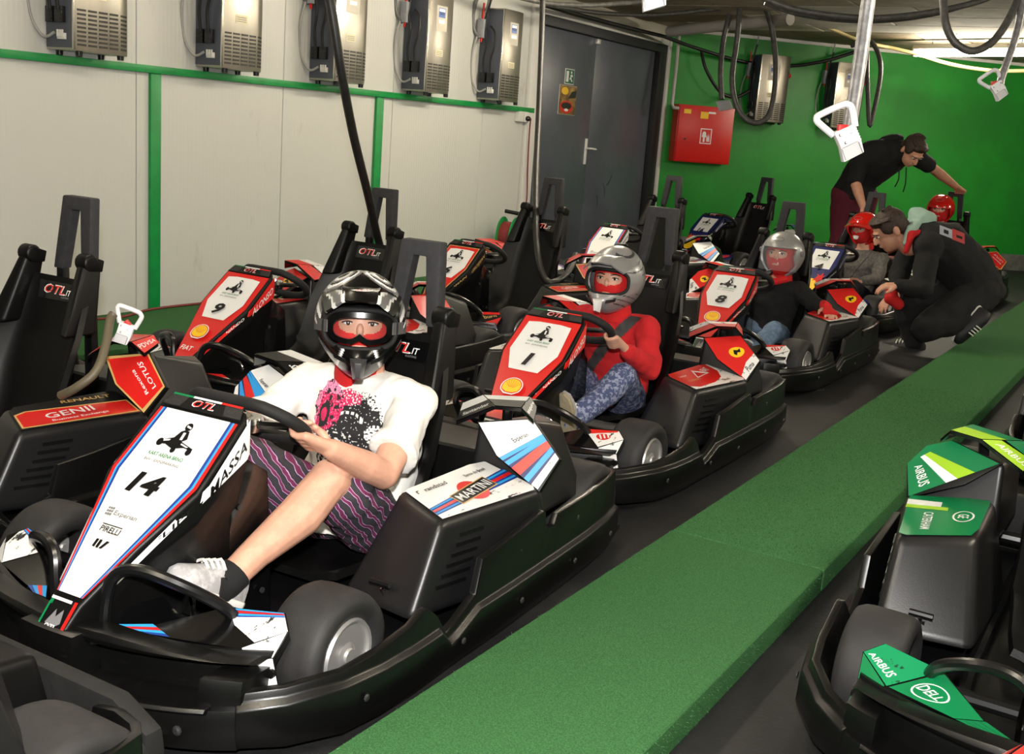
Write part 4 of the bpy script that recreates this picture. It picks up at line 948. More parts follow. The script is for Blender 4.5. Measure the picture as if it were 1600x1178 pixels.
# white A-frame plugs
M_pw = mat('plug_white', (226, 226, 228), .45)
sc = 1.62e-3
def hp(pts, y): return [(x * sc, y, -q * sc) for x, q in pts]
loop_ = [(-10, 14), (-35, -3), (-39, -9), (-36, -15), (-3, -33), (6, -34), (13, -29), (22, -2)]      # pixel offsets from the plug's middle, y down
body_ = [(-12, 10), (18, -6), (32, 18), (39, 36), (10, 54), (2, 32), (-4, 22)]
g = G().tube([V(p) for p in hp(loop_, 0)],   .0085, 10, sub=3); HM = {'handle': g.mesh('handle', M_pw)}
b0 = hp(body_, -.016); b1 = hp(body_, .016); g = G().loft([b0, b1]); HM['shell'] = g.mesh('plug_body', M_pw, bevel=.003)
rib = G()
for k in range(6):
    a = V(hp([(19.5 + k * 2.3, -3 + k * 3.9)], 0)[0]); rib.box(tuple(a + V((-.006, -.0175, -.0022))), tuple(a + V((.0005, .0175, .0022))))
HM['ribs'] = rib.mesh('ribs', M_pw, bevel=.001)
g = G().hexa([V(p) for p in hp([(3, 34), (27, 20), (36, 37), (11, 51)], -.0175)] + [V(p) for p in hp([(3, 34), (27, 20), (36, 37), (11, 51)], -.0155)]); HM['face'] = g.mesh('contact_face', mat('plug_face', (200, 200, 202), .5))
d = Decal(); dm = lambda x, y, h: V((x * sc, -.016 - h, -y * sc))
d.ell(-2, 13, 2.4, 2.4, BLK, 12); d.ell(-1.5, 12.6, 1.7, 1.7, WHITE, 12); d.ell(8, 24, 2.2, 2.2, BLK, 12); d.ell(8.5, 23.6, 1.5, 1.5, WHITE, 12); d.stroke([(3, 33), (26, 20)], .8, GREY); d.stroke([(27, 21), (36, 37)], 1.6, GREY); d.stroke([(3, 34), (11, 50)], 1.0, GREY); d.stroke([(12, 10), (16, 8)], .8, GREY)
HM['marks'] = d.mesh('markings', dm)
HM['red'] = G().box((-.008, -.012, -.012), (.016, .012, .006)).mesh('red_contact', M_rcab, bevel=.003)
def aplug(pos, scale, label, yawd=0, roll=0):
    t = thing('hanging_plug', label, 'plug', pos, 0, 'white A-frame charging plugs'); t.rotation_euler = (0, rad(roll), YAW + rad(yawd)); t.scale = (scale,) * 3
    for n, k in (('plug_body', 'shell'), ('handle', 'handle'), ('ribs', 'ribs'), ('contact_face', 'face'), ('markings', 'marks'), ('red_contact', 'red')):
        o = link(n, HM[k], t)
        if k in ('ribs',): o['kind'] = 'stuff'
    return t
aplug(px(1314, 198, 2.8), 1.0, 'large white A-frame plug hanging on the silver hose')
cable('charging_hose', [(1470, -700, 2.75), (1390, -220, 2.78), (1357, 0, 2.825), (1346, 80, 2.828), (1333, 165, 2.828), (1327, 200, 2.828)], .0185, M_hosel, 'thick silver hose carrying the large white plug', 'hose')
aplug(px(1552, 129, 5.0), .98, 'smaller white A-frame plug hanging at the right near the lamp', roll=-10)
cable('charging_hose', [(1620, -160, 5.0), (1598, 0, 5.0), (1586, 60, 5.0), (1566, 118, 5.0), (1563, 132, 5.0)], .0175, M_hosel, 'grey hose carrying the smaller white plug at the right', 'hose')
aplug(px(1012, -42, 2.6), 1.0, 'white plug tip hanging into the top edge of the photo', roll=12)
cable('charging_hose', [(1010, -900, 2.6), (1015, -300, 2.6), (1020, -46, 2.62)], .018, M_hosel, 'hose of the plug at the top edge of the photo', 'hose')
tp = aplug(px(199, 503, 3.1), .76, 'white A-frame plug standing behind the seat of the leftmost kart', roll=48, yawd=10)
cable('charging_cable', [(178, 490, 3.06), (172, 500, 3.05), (165, 540, 3.0), (150, 580, 2.96), (120, 605, 2.95), (95, 618, 2.98)], .012, mat('hose_olive', (92, 84, 66), .5), 'short olive cable curving along the seat of the leftmost kart')
# ================================================================= PEOPLE
SKIN = mat('skin', (208, 156, 132), .5, noise=.06, nscale=30)
SKIN2 = mat('skin_warm', (204, 150, 124), .5, noise=.06, nscale=30)
HAIRD = mat('brown_hair', (52, 36, 26), .6, noise=.4, nscale=120, bump=.9, bscale=160)
TEE = mat('white_cotton', (238, 236, 230), .9, bump=.25, bscale=35)
HOOD = mat('red_fleece', (188, 26, 32), .95, bump=.3, bscale=60)
BLKC = mat('black_cloth', (13, 13, 15), .9, bump=.35, bscale=45)
GRYC = mat('grey_cloth', (104, 100, 96), .95, bump=.4, bscale=60, noise=.2, nscale=60)
MAROON = mat('maroon_cloth', (84, 14, 36), .9, bump=.3, bscale=40)
JEANS = mat('blue_denim', (108, 132, 160), .9, noise=.2, nscale=30, bump=.3, bscale=80)
DARKP = mat('dark_trousers', (20, 22, 28), .9, bump=.3, bscale=50)
PATT = mat('blue_paisley_cloth', (66, 76, 112), .9, rgb2=(140, 146, 172), n2=(.5, .56), nscale=75)
SHORT = mat('striped_shorts', (58, 56, 60), .85)
MINT = mat('mint_cloth', (150, 178, 166), .95, bump=.4, bscale=60)
BALA = mat('red_balaclava', (204, 26, 28), .85, bump=.2, bscale=90)
HSILV = mat('helmet_silver', (158, 158, 158), .34, .35, coat=.4)
HSCR = mat('helmet_scratch', (60, 60, 62), .35)
HBLK = mat('helmet_black', (8, 8, 9), .22, spec=.4)
HWHT = mat('helmet_white', (232, 232, 230), .2, coat=.6)
HGRY = mat('helmet_grey', (120, 120, 120), .3, .4)
HRED = mat('helmet_red', (196, 22, 12), .15, coat=.8)
EYEW = mat('eye_white', (232, 228, 222), .3); EYED = mat('eye_iris', (46, 32, 24), .2)
VIS = mat('clear_visor', (200, 204, 208), .05, alpha=.16, coat=.5)
LENS = mat('goggle_lens', (120, 100, 96), .05, alpha=.10, coat=.3)
SHOEG = mat('shoe_grey', (176, 174, 176), .7, noise=.2, nscale=40); SOLE = mat('shoe_sole', (224, 222, 216), .6); SHOEB = mat('shoe_black', (24, 24, 26), .6)
# shorts: slanted purple and pale stripes over dark cloth
nt = SHORT.node_tree; b_ = nt.nodes['Principled BSDF']; tc = nt.nodes.new('ShaderNodeTexCoord'); wv = nt.nodes.new('ShaderNodeTexWave')
wv.bands_direction = 'DIAGONAL'; wv.inputs['Scale'].default_value = 15; wv.inputs['Distortion'].default_value = 4; wv.inputs['Detail Scale'].default_value = 1.2
cr = nt.nodes.new('ShaderNodeValToRGB'); cr.color_ramp.interpolation = 'CONSTANT'
cr.color_ramp.elements[0].color = (*lin((58, 55, 60)), 1); cr.color_ramp.elements[1].position = .8; cr.color_ramp.elements[1].color = (*lin((120, 40, 84)), 1)
for p_, c in ((.45, (26, 25, 28)), (.6, (150, 96, 176)), (.7, (206, 196, 204))): e = cr.color_ramp.elements.new(p_); e.color = (*lin(c), 1)
nt.links.new(tc.outputs['Object'], wv.inputs['Vector']); nt.links.new(wv.outputs['Fac'], cr.inputs[0]); nt.links.new(cr.outputs[0], b_.inputs['Base Color'])

def cap(g, p0, p1, r0, r1, n=14):
    p0, p1 = V(p0), V(p1); ax = (p1 - p0); L_ = ax.length; ax = ax.normalized() if L_ > 1e-6 else V((0, 0, 1))
    a = V((0, 0, 1)) if abs(ax.z) < .9 else V((1, 0, 0)); x = ax.cross(a).normalized(); y = ax.cross(x); rings = []
    for k in range(4): t = k / 4 * math.pi / 2; rings.append((p0 - ax * r0 * math.cos(t), max(r0 * math.sin(t), .0004)))
    rings.append((p0, r0)); rings.append((p1, r1))
    for k in range(1, 5): t = k / 4 * math.pi / 2; rings.append((p1 + ax * r1 * math.sin(t), max(r1 * math.cos(t), .0004)))
    g.loft([[c + (x * math.cos(2 * math.pi * j / n) + y * math.sin(2 * math.pi * j / n)) * r for j in range(n)] for c, r in rings]); return g
def chain(g, pts, rs):
    for i in range(len(pts) - 1): cap(g, pts[i], pts[i + 1], rs[i], rs[i + 1])
    return g
def ell(g, c, r, rot=None, n=20, m=12):
    c = V(c); R = rot or Matrix.Identity(3); rings = []
    for i in range(m + 1):
        t = math.pi * i / m; z = -math.cos(t); q = max(math.sin(t), .003)
        rings.append([c + R @ V((r[0] * q * math.cos(2 * math.pi * j / n), r[1] * q * math.sin(2 * math.pi * j / n), r[2] * z)) for j in range(n)])
    g.loft(rings); return g
def spine(g, secs, n=20):        # secs: (centre, right vector, front vector) half axes
    g.loft([[V(c) + V(a) * math.cos(2 * math.pi * j / n) + V(b) * math.sin(2 * math.pi * j / n) for j in range(n)] for c, a, b in secs]); return g
def remesh(name, g, m, parent, voxel=.007, smooth=6, wrinkle=0.0, wscale=.06, dec=0.0, label=None):
    me = g.mesh('tmp', m, smooth=False); o = bpy.data.objects.new('tmp', me); COL.objects.link(o)
    r = o.modifiers.new('r', 'REMESH'); r.mode = 'VOXEL'; r.voxel_size = voxel
    if wrinkle:
        tx = bpy.data.textures.new('folds', 'CLOUDS'); tx.noise_scale = wscale; tx.noise_depth = 1
        dm_ = o.modifiers.new('d', 'DISPLACE'); dm_.texture = tx; dm_.strength = wrinkle; dm_.mid_level = .5; dm_.texture_coords = 'LOCAL'
    sm = o.modifiers.new('s', 'SMOOTH'); sm.factor = .5; sm.iterations = smooth
    if dec: dc = o.modifiers.new('c', 'DECIMATE'); dc.ratio = dec
    dg = bpy.context.evaluated_depsgraph_get(); dg.update()
    nm = bpy.data.meshes.new_from_object(o.evaluated_get(dg)); nm.name = name
    bpy.data.objects.remove(o); bpy.data.meshes.remove(me)
    nm.materials.clear(); nm.materials.append(m); nm.shade_smooth()
    q = link(name, nm, parent)
    if label: q['label'] = label
    return q
def grip(g, P, t, wrist, R=.0145, fr=.0088, a_span=230, k=1.0, flip=1, thumb=True):
    """a closed hand around a bar at P along t: palm from the wrist, four unequal curled fingers, thumb from the side"""
    P, t, wrist = V(P), V(t).normalized(), V(wrist)
    d = (wrist - P); d = (d - t * d.dot(t)).normalized(); e = t.cross(d) * flip
    rr = R + fr * k; ks = []
    for i in range(4):
        off = (i - 1.5) * .0195 * k; ln = (1.0, 1.1, 1.05, .85)[i]
        pts = [P + t * off + (d * math.cos(rad(a)) + e * math.sin(rad(a))) * (rr * (1.25 if a < 50 else 1.0)) for a in [30 + a_span * ln * j / 5 for j in range(6)]]
        chain(g, pts, [fr * k * 1.1, fr * k * 1.08, fr * k, fr * k * .98, fr * k * .92, fr * k * .8])
        ks.append(pts[0]); chain(g, [wrist + t * off * .6, pts[0]], [.0155 * k, .0115 * k])
    if thumb:
        b = wrist.lerp(P, .35) + t * -.030 * k - e * .004
        chain(g, [b, P - t * .036 * k + (d * .6 - e * .8) * rr * 1.1, P - t * .012 * k + (-d * .3 - e * .95) * rr * 1.05], [.0125 * k, .0105 * k, .0085 * k])
    return g
def open_hand(g, wrist, fdir, normal, k=1.0, curl=.35, spread=.10, thumb_side=1):
    """a relaxed hand: palm, four unequal fingers bending towards -normal, thumb leaving the side of the palm"""
    w, f, n = V(wrist), V(fdir).normalized(), V(normal).normalized(); s = f.cross(n).normalized(); n = s.cross(f)
    for i in range(4):
        o = (i - 1.5); base = w + f * (.075 - .004 * abs(o)) * k + s * o * .0185 * k; cap(g, w + s * o * .010 * k, base, .015 * k, .0115 * k)
        ln = (.062, .072, .068, .054)[i] * k; dr = (f + s * o * spread).normalized(); p = base; r = .0092 * k; a = 0
        for j, fr_ in enumerate((.45, .32, .23)):
            a += curl; q = p + (dr * math.cos(a) - n * math.sin(a)) * ln * fr_; cap(g, p, q, r, r * .93); r *= .93; p = q
    b = w + f * .02 * k + s * thumb_side * .022 * k
    q = b + (f * .6 + s * thumb_side * .8 - n * .25).normalized() * .036 * k; cap(g, b, q, .0135 * k, .0105 * k); cap(g, q, q + (f * .85 + s * thumb_side * .3 - n * .3).normalized() * .030 * k, .0105 * k, .0082 * k)
    return g
def shoe(parent, heel, toe, up, mU, mS, k=1.0, hgt=.07):
    heel, toe, up = V(heel), V(toe), V(up); f = (toe - heel); L_ = f.length; f.normalize(); s = f.cross(up).normalized(); up = s.cross(f)
    def ring(t, w, h, z0=0): return [heel + f * t * L_ + s * w * c + up * (z0 + h * (d if d > 0 else 0)) for c, d in [(math.cos(2 * math.pi * j / 16), math.sin(2 * math.pi * j / 16)) for j in range(16)]]
    secs = [(-.06, .020, .05), (0, .033, hgt), (.2, .036, hgt * 1.05), (.4, .036, hgt * .95), (.6, .042, hgt * .72), (.8, .043, hgt * .58), (.95, .034, hgt * .48), (1.04, .016, hgt * .3)]
    o = G().loft([ring(t, w * k, h * k) for t, w, h in secs]).obj('shoe', mU, parent, angle=60)
    G().loft([[heel + f * t * L_ + s * w * k * c + up * (-.016 * k + .016 * k * q) for c, q in ((-1, 1), (1, 1), (.95, 0), (-.95, 0))] for t, w in [(a - (.02 if a < 0 else -.02 if a > 1 else 0), b + .003) for a, b, _ in secs]]).obj('sole', mS, o, bevel=.004)
    lc = G()
    for t in (.42, .5, .58, .66): lc.tube([heel + f * t * L_ + s * -.026 * k + up * hgt * k * (.74 - .5 * (t - .4)), heel + f * t * L_ + up * hgt * k * (1.0 - .75 * (t - .4)), heel + f * t * L_ + s * .026 * k + up * hgt * k * (.74 - .5 * (t - .4))], .0035 * k, 6, sub=3)
    q = lc.obj('laces', SOLE, o); q['kind'] = 'stuff'; return o

# ----------------------------------------------------------------- heads and helmets (face looks to -Y)
def face_bits(parent, k=1.0, brow=True, M=None):
    M = M or Matrix.Identity(4); T = lambda p: M @ V(p); R3 = M.to_3x3(); kk = R3.col[0].length; R3 = R3.normalized()
    for s in (-1, 1):
        c = T((s * .033 * k, -.096 * k, .008 * k))
        e = ell(G(), c, (.0140 * k * kk, .0100 * k * kk, .0062 * k * kk), R3).obj('eye', EYEW, parent)
        ell(G(), T((s * .033 * k, -.1045 * k, .0085 * k)), (.0058 * k * kk, .0022 * k * kk, .0058 * k * kk), R3).obj('iris', EYED, e)
        G().tube([T((s * .017 * k, -.100 * k, .0095 * k)), T((s * .033 * k, -.1075 * k, .0150 * k)), T((s * .050 * k, -.099 * k, .0105 * k))], .0022 * k * kk, 6, sub=4).obj('eyelid', HAIRD, e)
    if brow:
        for s in (-1, 1): G().tube([T((s * .014 * k, -.104 * k, .023 * k)), T((s * .034 * k, -.106 * k, .029 * k)), T((s * .054 * k, -.094 * k, .024 * k))], [.0030 * k * kk, .0042 * k * kk, .0025 * k * kk], 8, sub=3, flat=.7).obj('eyebrow', HAIRD, parent)
def helmet_shell(chin=.075, port=(.094, -.058, .050), paint=None, mats=None, sc=1.0, cut=None, nx=150, ny=100):
    g = G(); idx = {}
    def pt(i, j):
        th = 2 * math.pi * i / nx; ph = -math.pi / 2 * .92 + (math.pi / 2 * 1.92) * j / ny
        x, y, z = math.sin(th) * math.cos(ph), -math.cos(th) * math.cos(ph), math.sin(ph)
        p = V((.130 * x, .150 * y, .142 * z)); fr = max(0, -y)
        if p.z < 0: p.x *= 1 - .12 * min(1, -p.z / .12)
        if p.z > 0 and chin: p.z *= 1.05
        if chin and fr > 0:
            w = max(0, min(1, (-.028 - p.z) / .055)); w = w * w * (3 - 2 * w); w2 = max(0, min(1, (-.05 - p.z) / .08))
            p.y -= chin * w * fr ** 1.5; p.z -= .062 * w2 * fr ** 1.3; p.x *= 1 - (.10 * w + .28 * w2) * fr
        return p * sc
    V_ = []; P_ = {}
    for j in range(ny + 1):
        for i in range(nx): P_[i, j] = len(V_); V_.append(pt(i, j))
    F = []; MI = []
    for j in range(ny):
        for i in range(nx):
            f = (P_[i, j], P_[(i + 1) % nx, j], P_[(i + 1) % nx, j + 1], P_[i, j + 1]); c = (V_[f[0]] + V_[f[1]] + V_[f[2]] + V_[f[3]]) / 4 / sc
            if cut and cut(c): continue
            F.append(f); MI.append(paint(c, 2 * math.pi * (i + .5) / nx) if paint else 0)
    g.v = [tuple(v) for v in V_]; g.f = F; g.m = MI
    return g
def sup(a, rx, rz, n=3.0):
    c, s = math.cos(a), math.sin(a); return rx * math.copysign(abs(c) ** (2 / n), c), rz * math.copysign(abs(s) ** (2 / n), s)
def port_cut(c): 
    if c.y > -.02: return False
    return abs(c.x / .098) ** 3 + abs((c.z + .004) / .054) ** 3 < 1
def on_shell(x, z, off=0.0): return V((x, -.150 * math.sqrt(max(.02, 1 - (x / .130) ** 2 - (z / .142) ** 2)) - off, z))
def inner_head(par, k, red, skinm, opening=(.056, -.018, .034)):
    g = ell(G(), (0, -.005, -.005), (.086 * k, .102 * k, .118 * k), n=40, m=30); ell(g, (0, -.103 * k, -.012 * k), (.012 * k, .014 * k, .020 * k)); cap(g, (0, .02, -.08 * k), (0, .03, -.17 * k), .055 * k, .055 * k)
    hd = g.obj('head', skinm, par, angle=80); face_bits(hd, k)
    if red:
        g = ell(G(), (0, -.005, -.005), (.091 * k, .107 * k, .124 * k), n=60, m=48); keep = G(); keep.v = g.v
        for f in g.f:
            c = sum((V(g.v[i]) for i in f), V()) / len(f)
            if c.y < -.04 and abs(c.x / (opening[0] * k)) ** 2.5 + abs((c.z - (opening[1] + opening[2]) / 2 * k) / ((opening[2] - opening[1]) / 2 * k)) ** 2.5 < 1: continue
            keep.f.append(f); keep.m.append(0)
        keep.obj('balaclava', BALA, par, angle=80)
    return hd
def moto_helmet(person, loc, rot, k, kind):
    root = bpy.data.objects.new('helmet', None)
    M = Matrix.Translation(V(loc)) @ Euler(rot, 'XYZ').to_matrix().to_4x4() @ Matrix.Scale(k, 4)
    bpy.data.objects.remove(root)
    def paint14(c, th):
        x, y, z = c; ax = abs(x); ph = math.degrees(math.asin(max(-1, min(1, z / .142)))); t = math.degrees(math.atan2(ax, -y))
        d = math.hypot((ax - .052) / .9, (y + .02)) if z > .06 else 9
        if z > .075:
            if .018 < d < .028: return 1
            if .028 < d < .036: return 2
            if .042 < d < .050: return 1
            if .050 < d < .058: return 2
        if -.02 < z < .085 and 55 < t < 120:
            q = (z - .02) - .03 * math.sin((t - 55) / 20)
            if abs(q) < .009: return 1
            if .009 < q < .022: return 2
            if abs(q + .035) < .006: return 1
        if z < -.03 and y < 0:
            q = (ax - .04) + (z + .11) * .35
            if .016 < q < .023: return 1
            if .023 < q < .028: return 2
        return 0
    def paint1(c, th):
        x, y, z = c
        if z > .03 and x > .02 and math.sin(90 * x + 260 * (z - .3 * y)) > .72: return 1
        if z < -.05 and abs(x) > .05 and math.sin(300 * z + 60 * y) > .8: return 1
        return 0
    ms = [HBLK, HWHT, HGRY] if kind == 'black' else [HSILV, HSCR]
    g = helmet_shell(paint=paint14 if kind == 'black' else paint1, cut=port_cut)
    g.v = [tuple(M @ V(p)) for p in g.v]
    sh = link('helmet', g.mesh('helmet', ms, solid=.012 * k, angle=50), person)
    X = lambda pts: [M @ V(p) for p in pts]
    ring = [on_shell(*sup(2 * math.pi * i / 48, .098, .054), .004) + V((0, 0, -.004)) for i in range(48)]
    G().tube(X(ring + ring[:2]), .0075 * k, 8, caps=False).obj('port_trim', RUBM, sh, angle=60)
    # peak
    NT_, NU_ = 14, 41; rr = []
    for i in range(NT_ + 1):
        t = i / NT_; row = []
        for j in range(NU_):
            u = -1 + 2 * j / (NU_ - 1); w = .112 - .016 * t
            y0 = -.150 * math.sqrt(max(.02, 1 - (u * .112 / .130) ** 2 - (.098 / .149) ** 2)) - .006; z0 = .112 - .030 * u * u
            y1 = -.225 + .060 * u * u; z1 = .082 - .040 * u * u
            row.append((w * u, lerp(y0, y1, t), lerp(z0, z1, t) + .012 * math.sin(t * 3.0) * (1 - u * u) + .006 * math.exp(-((abs(u) - .5) / .12) ** 2)))
        rr.append(row)
    top = [p for r in rr for p in r]; fs = []; mi = []
    for i in range(NT_):
        for j in range(NU_ - 1):
            fs.append((i * NU_ + j, i * NU_ + j + 1, (i + 1) * NU_ + j + 1, (i + 1) * NU_ + j)); t = (i + .5) / NT_; au = abs(-1 + 2 * (j + .5) / (NU_ - 1))
            m_ = 0
            if kind == 'black':
                q = au - (.46 + .22 * (1 - t) ** 2)
                m_ = 1 if (0 < q < .09 or .26 < q < .33) else 2 if .09 < q < .26 else 0
                if t < .25: m_ = 0
            mi.append(m_)
    gp = G(); gp.v = X(top); gp.f = fs; gp.m = mi
    pk = link('peak', gp.mesh('peak', ms, solid=.007 * k, angle=60), sh)
    if kind == 'black':
        d = Decal(); d.poly([(-.030, 0), (-.012, .004), (0, .003), (.012, .004), (.030, 0), (.012, -.004), (-.012, -.004)], WHITE); d.text('AXO', 0, 0, .007, RED, shear=.2, sx=1.6)
        link('peak_logo', d.mesh('peak_logo', lambda x, y, h: M @ V((x, -.185 + y * .9, .1055 + y * .45 + h))), pk)
        for s in (-1, 1): G().loft([X([(s * .052, -.105, .10), (s * .072, -.10, .095), (s * .062, -.11, .085)]), X([(s * .050, -.15, .118), (s * .056, -.15, .114), (s * .053, -.155, .10)])]).obj('vent_horn', HBLK, sh)
    # chin vent
    G().loft([X([(-.024, -.200, -.075), (.024, -.200, -.075), (.014, -.190, -.135), (-.014, -.190, -.135)]), X([(-.009, -.228, -.085), (.009, -.228, -.085), (.006, -.222, -.125), (-.006, -.222, -.125)])]).obj('chin_vent', HSCR if kind == 'black' else HWHT, sh, bevel=.002 * k)
    for s in (-1, 1): G().loft([X([(s * .035, -.190, -.078), (s * .070, -.160, -.070), (s * .066, -.163, -.082), (s * .033, -.195, -.092)]), X([(s * .036, -.198, -.080), (s * .069, -.166, -.072), (s * .066, -.168, -.080), (s * .034, -.202, -.090)])]).obj('chin_slot', BLK, sh)
    hd = inner_head_at(person, M, kind == 'black')
    if kind == 'black':     # goggles
        F0, F1, F2 = [], [], []; B0 = []
        for i in range(48):
            a = 2 * math.pi * i / 48; x, z = sup(a, .090, .046); xi, zi = sup(a, .072, .030)
            if math.sin(a) < 0: zi += .016 * max(0, 1 - abs(xi) / .022); z += .012 * max(0, 1 - abs(x) / .02)
            yc = lambda x: -.150 + 2.6 * x * x
            F0.append((x, yc(x) + .030, z)); F1.append((x * .97, yc(x) - .006, z * .97)); F2.append((xi, yc(xi) - .008, zi)); B0.append((xi, yc(xi) + .012, zi))
        gg = G().loft([X(F0), X(F1), X(F2), X(B0)], caps=False).obj('goggles', HBLK, sh, angle=50)
        ctr = (0, -.156, 0); G().add(X(F2 + [ctr]), [(i, (i + 1) % 48, 48) for i in range(48)]).obj('lens', LENS, gg)
        for s in (-1, 1):
            st_ = [(s * .088, -.128, .018), (s * .112, -.080, .016), (s * .1275, -.02, .012), (s * .1285, .04, .01)]; sb = [(a_, b_, c_ - .034) for a_, b_, c_ in st_]
            G().loft([X([p, q, (q[0] + s * .002, q[1], q[2]), (p[0] + s * .002, p[1], p[2])]) for p, q in zip(st_, sb)]).obj('strap', mat('strap_grey', (84, 82, 84), .7), gg)
    else:
        pass
    return sh
def inner_head_at(person, M, goggles):
    g = ell(G(), (0, -.005, -.005), (.086, .104, .118), n=40, m=30); ell(g, (0, -.106, -.010), (.011, .016, .020)); ell(g, (0, -.09, -.055), (.03, .018, .012)); g.v = [tuple(M @ V(p)) for p in g.v]
    hd = g.obj('head', SKIN, person, angle=80); face_bits(hd, 1.0, True, M)
    g = ell(G(), (0, -.005, -.005), (.091, .110, .124), n=140, m=120); keep = G(); keep.v = [tuple(M @ V(p)) for p in g.v]
    for f in g.f:
        c = sum((V(g.v[i]) for i in f), V()) / len(f)
        if c.y < -.04 and abs(c.x / .060) ** 2.5 + abs((c.z - .006) / .026) ** 2.5 < 1: continue
        keep.f.append(f); keep.m.append(0)
    nk_ = G().tube([M @ V((0, .01, -.06)), M @ V((0, .025, -.11)), M @ V((0, .045, -.165))], [.066, .060, .064], 18); keep.add(nk_.v, nk_.f)
    keep.obj('balaclava', BALA, person, angle=80); return hd
def jet_helmet(person, loc, rot, k, m, visor=True, cutz=.045):
    M = Matrix.Translation(V(loc)) @ Euler(rot, 'XYZ').to_matrix().to_4x4() @ Matrix.Scale(k, 4); X = lambda pts: [M @ V(p) for p in pts]
    cut = lambda c: (c.y < -.035 and c.z < cutz and abs(c.x) < .108) or c.z < -.125
    g = helmet_shell(chin=0, cut=cut); g.v = [tuple(M @ V(p)) for p in g.v]
    sh = link('helmet', g.mesh('helmet', [m], solid=.012 * k, angle=50), person)
    if visor:
        rows = []
        for z in (.055, .03, 0, -.03, -.06, -.09):
            rows.append(X([(.128 * math.sin(a), -.158 * math.cos(a) * (1 - .0 * z) - (.012 if z < 0 else .004), z) for a in [rad(-72 + 144 * i / 20) for i in range(21)]]))
        G().loft(rows, caps=False, closed=False).obj('visor', VIS, sh, angle=80)
        for s in (-1, 1): G().lathe([(.016, 0), (.016, s * .008), (.001, s * .010)], (0, 0, 0), 'X', 14).obj('visor_pivot', GREY, sh).matrix_local = M @ Matrix.Translation(V((s * .126, -.03, .02)))
    d = Decal()
    pts = [on_shell(.035 * math.cos(a), .095 + .012 * math.sin(a), .001) for a in [2 * math.pi * i / 24 for i in range(25)]]
    G().tube(X(pts), .0016 * k, 6, caps=False).obj('shell_mark', GREY, sh)
    inner_head_at(person, M, False); return sh
def bare_head(person, M, skinm, hairm, with_hair=True):
    """head with jaw, nose, ears, eyes; M maps head space (face to -Y) into the person's space"""
    X = lambda p: M @ V(p); g = G()
    ell(g, (0, .012, .025), (.077, .098, .095)); ell(g, (0, -.025, -.045), (.060, .068, .075)); ell(g, (0, -.045, -.085), (.038, .042, .032))
    ell(g, (0, -.098, -.012), (.012, .018, .024)); ell(g, (0, -.108, -.026), (.015, .014, .011)); ell(g, (0, -.085, -.058), (.026, .016, .010)); ell(g, (0, -.078, .028), (.052, .016, .010))
    for s in (-1, 1): ell(g, (s * .080, .018, -.008), (.012, .020, .032)); 
    cap(g, (0, .02, -.05), (0, .05, -.15), .055, .058)
    return g
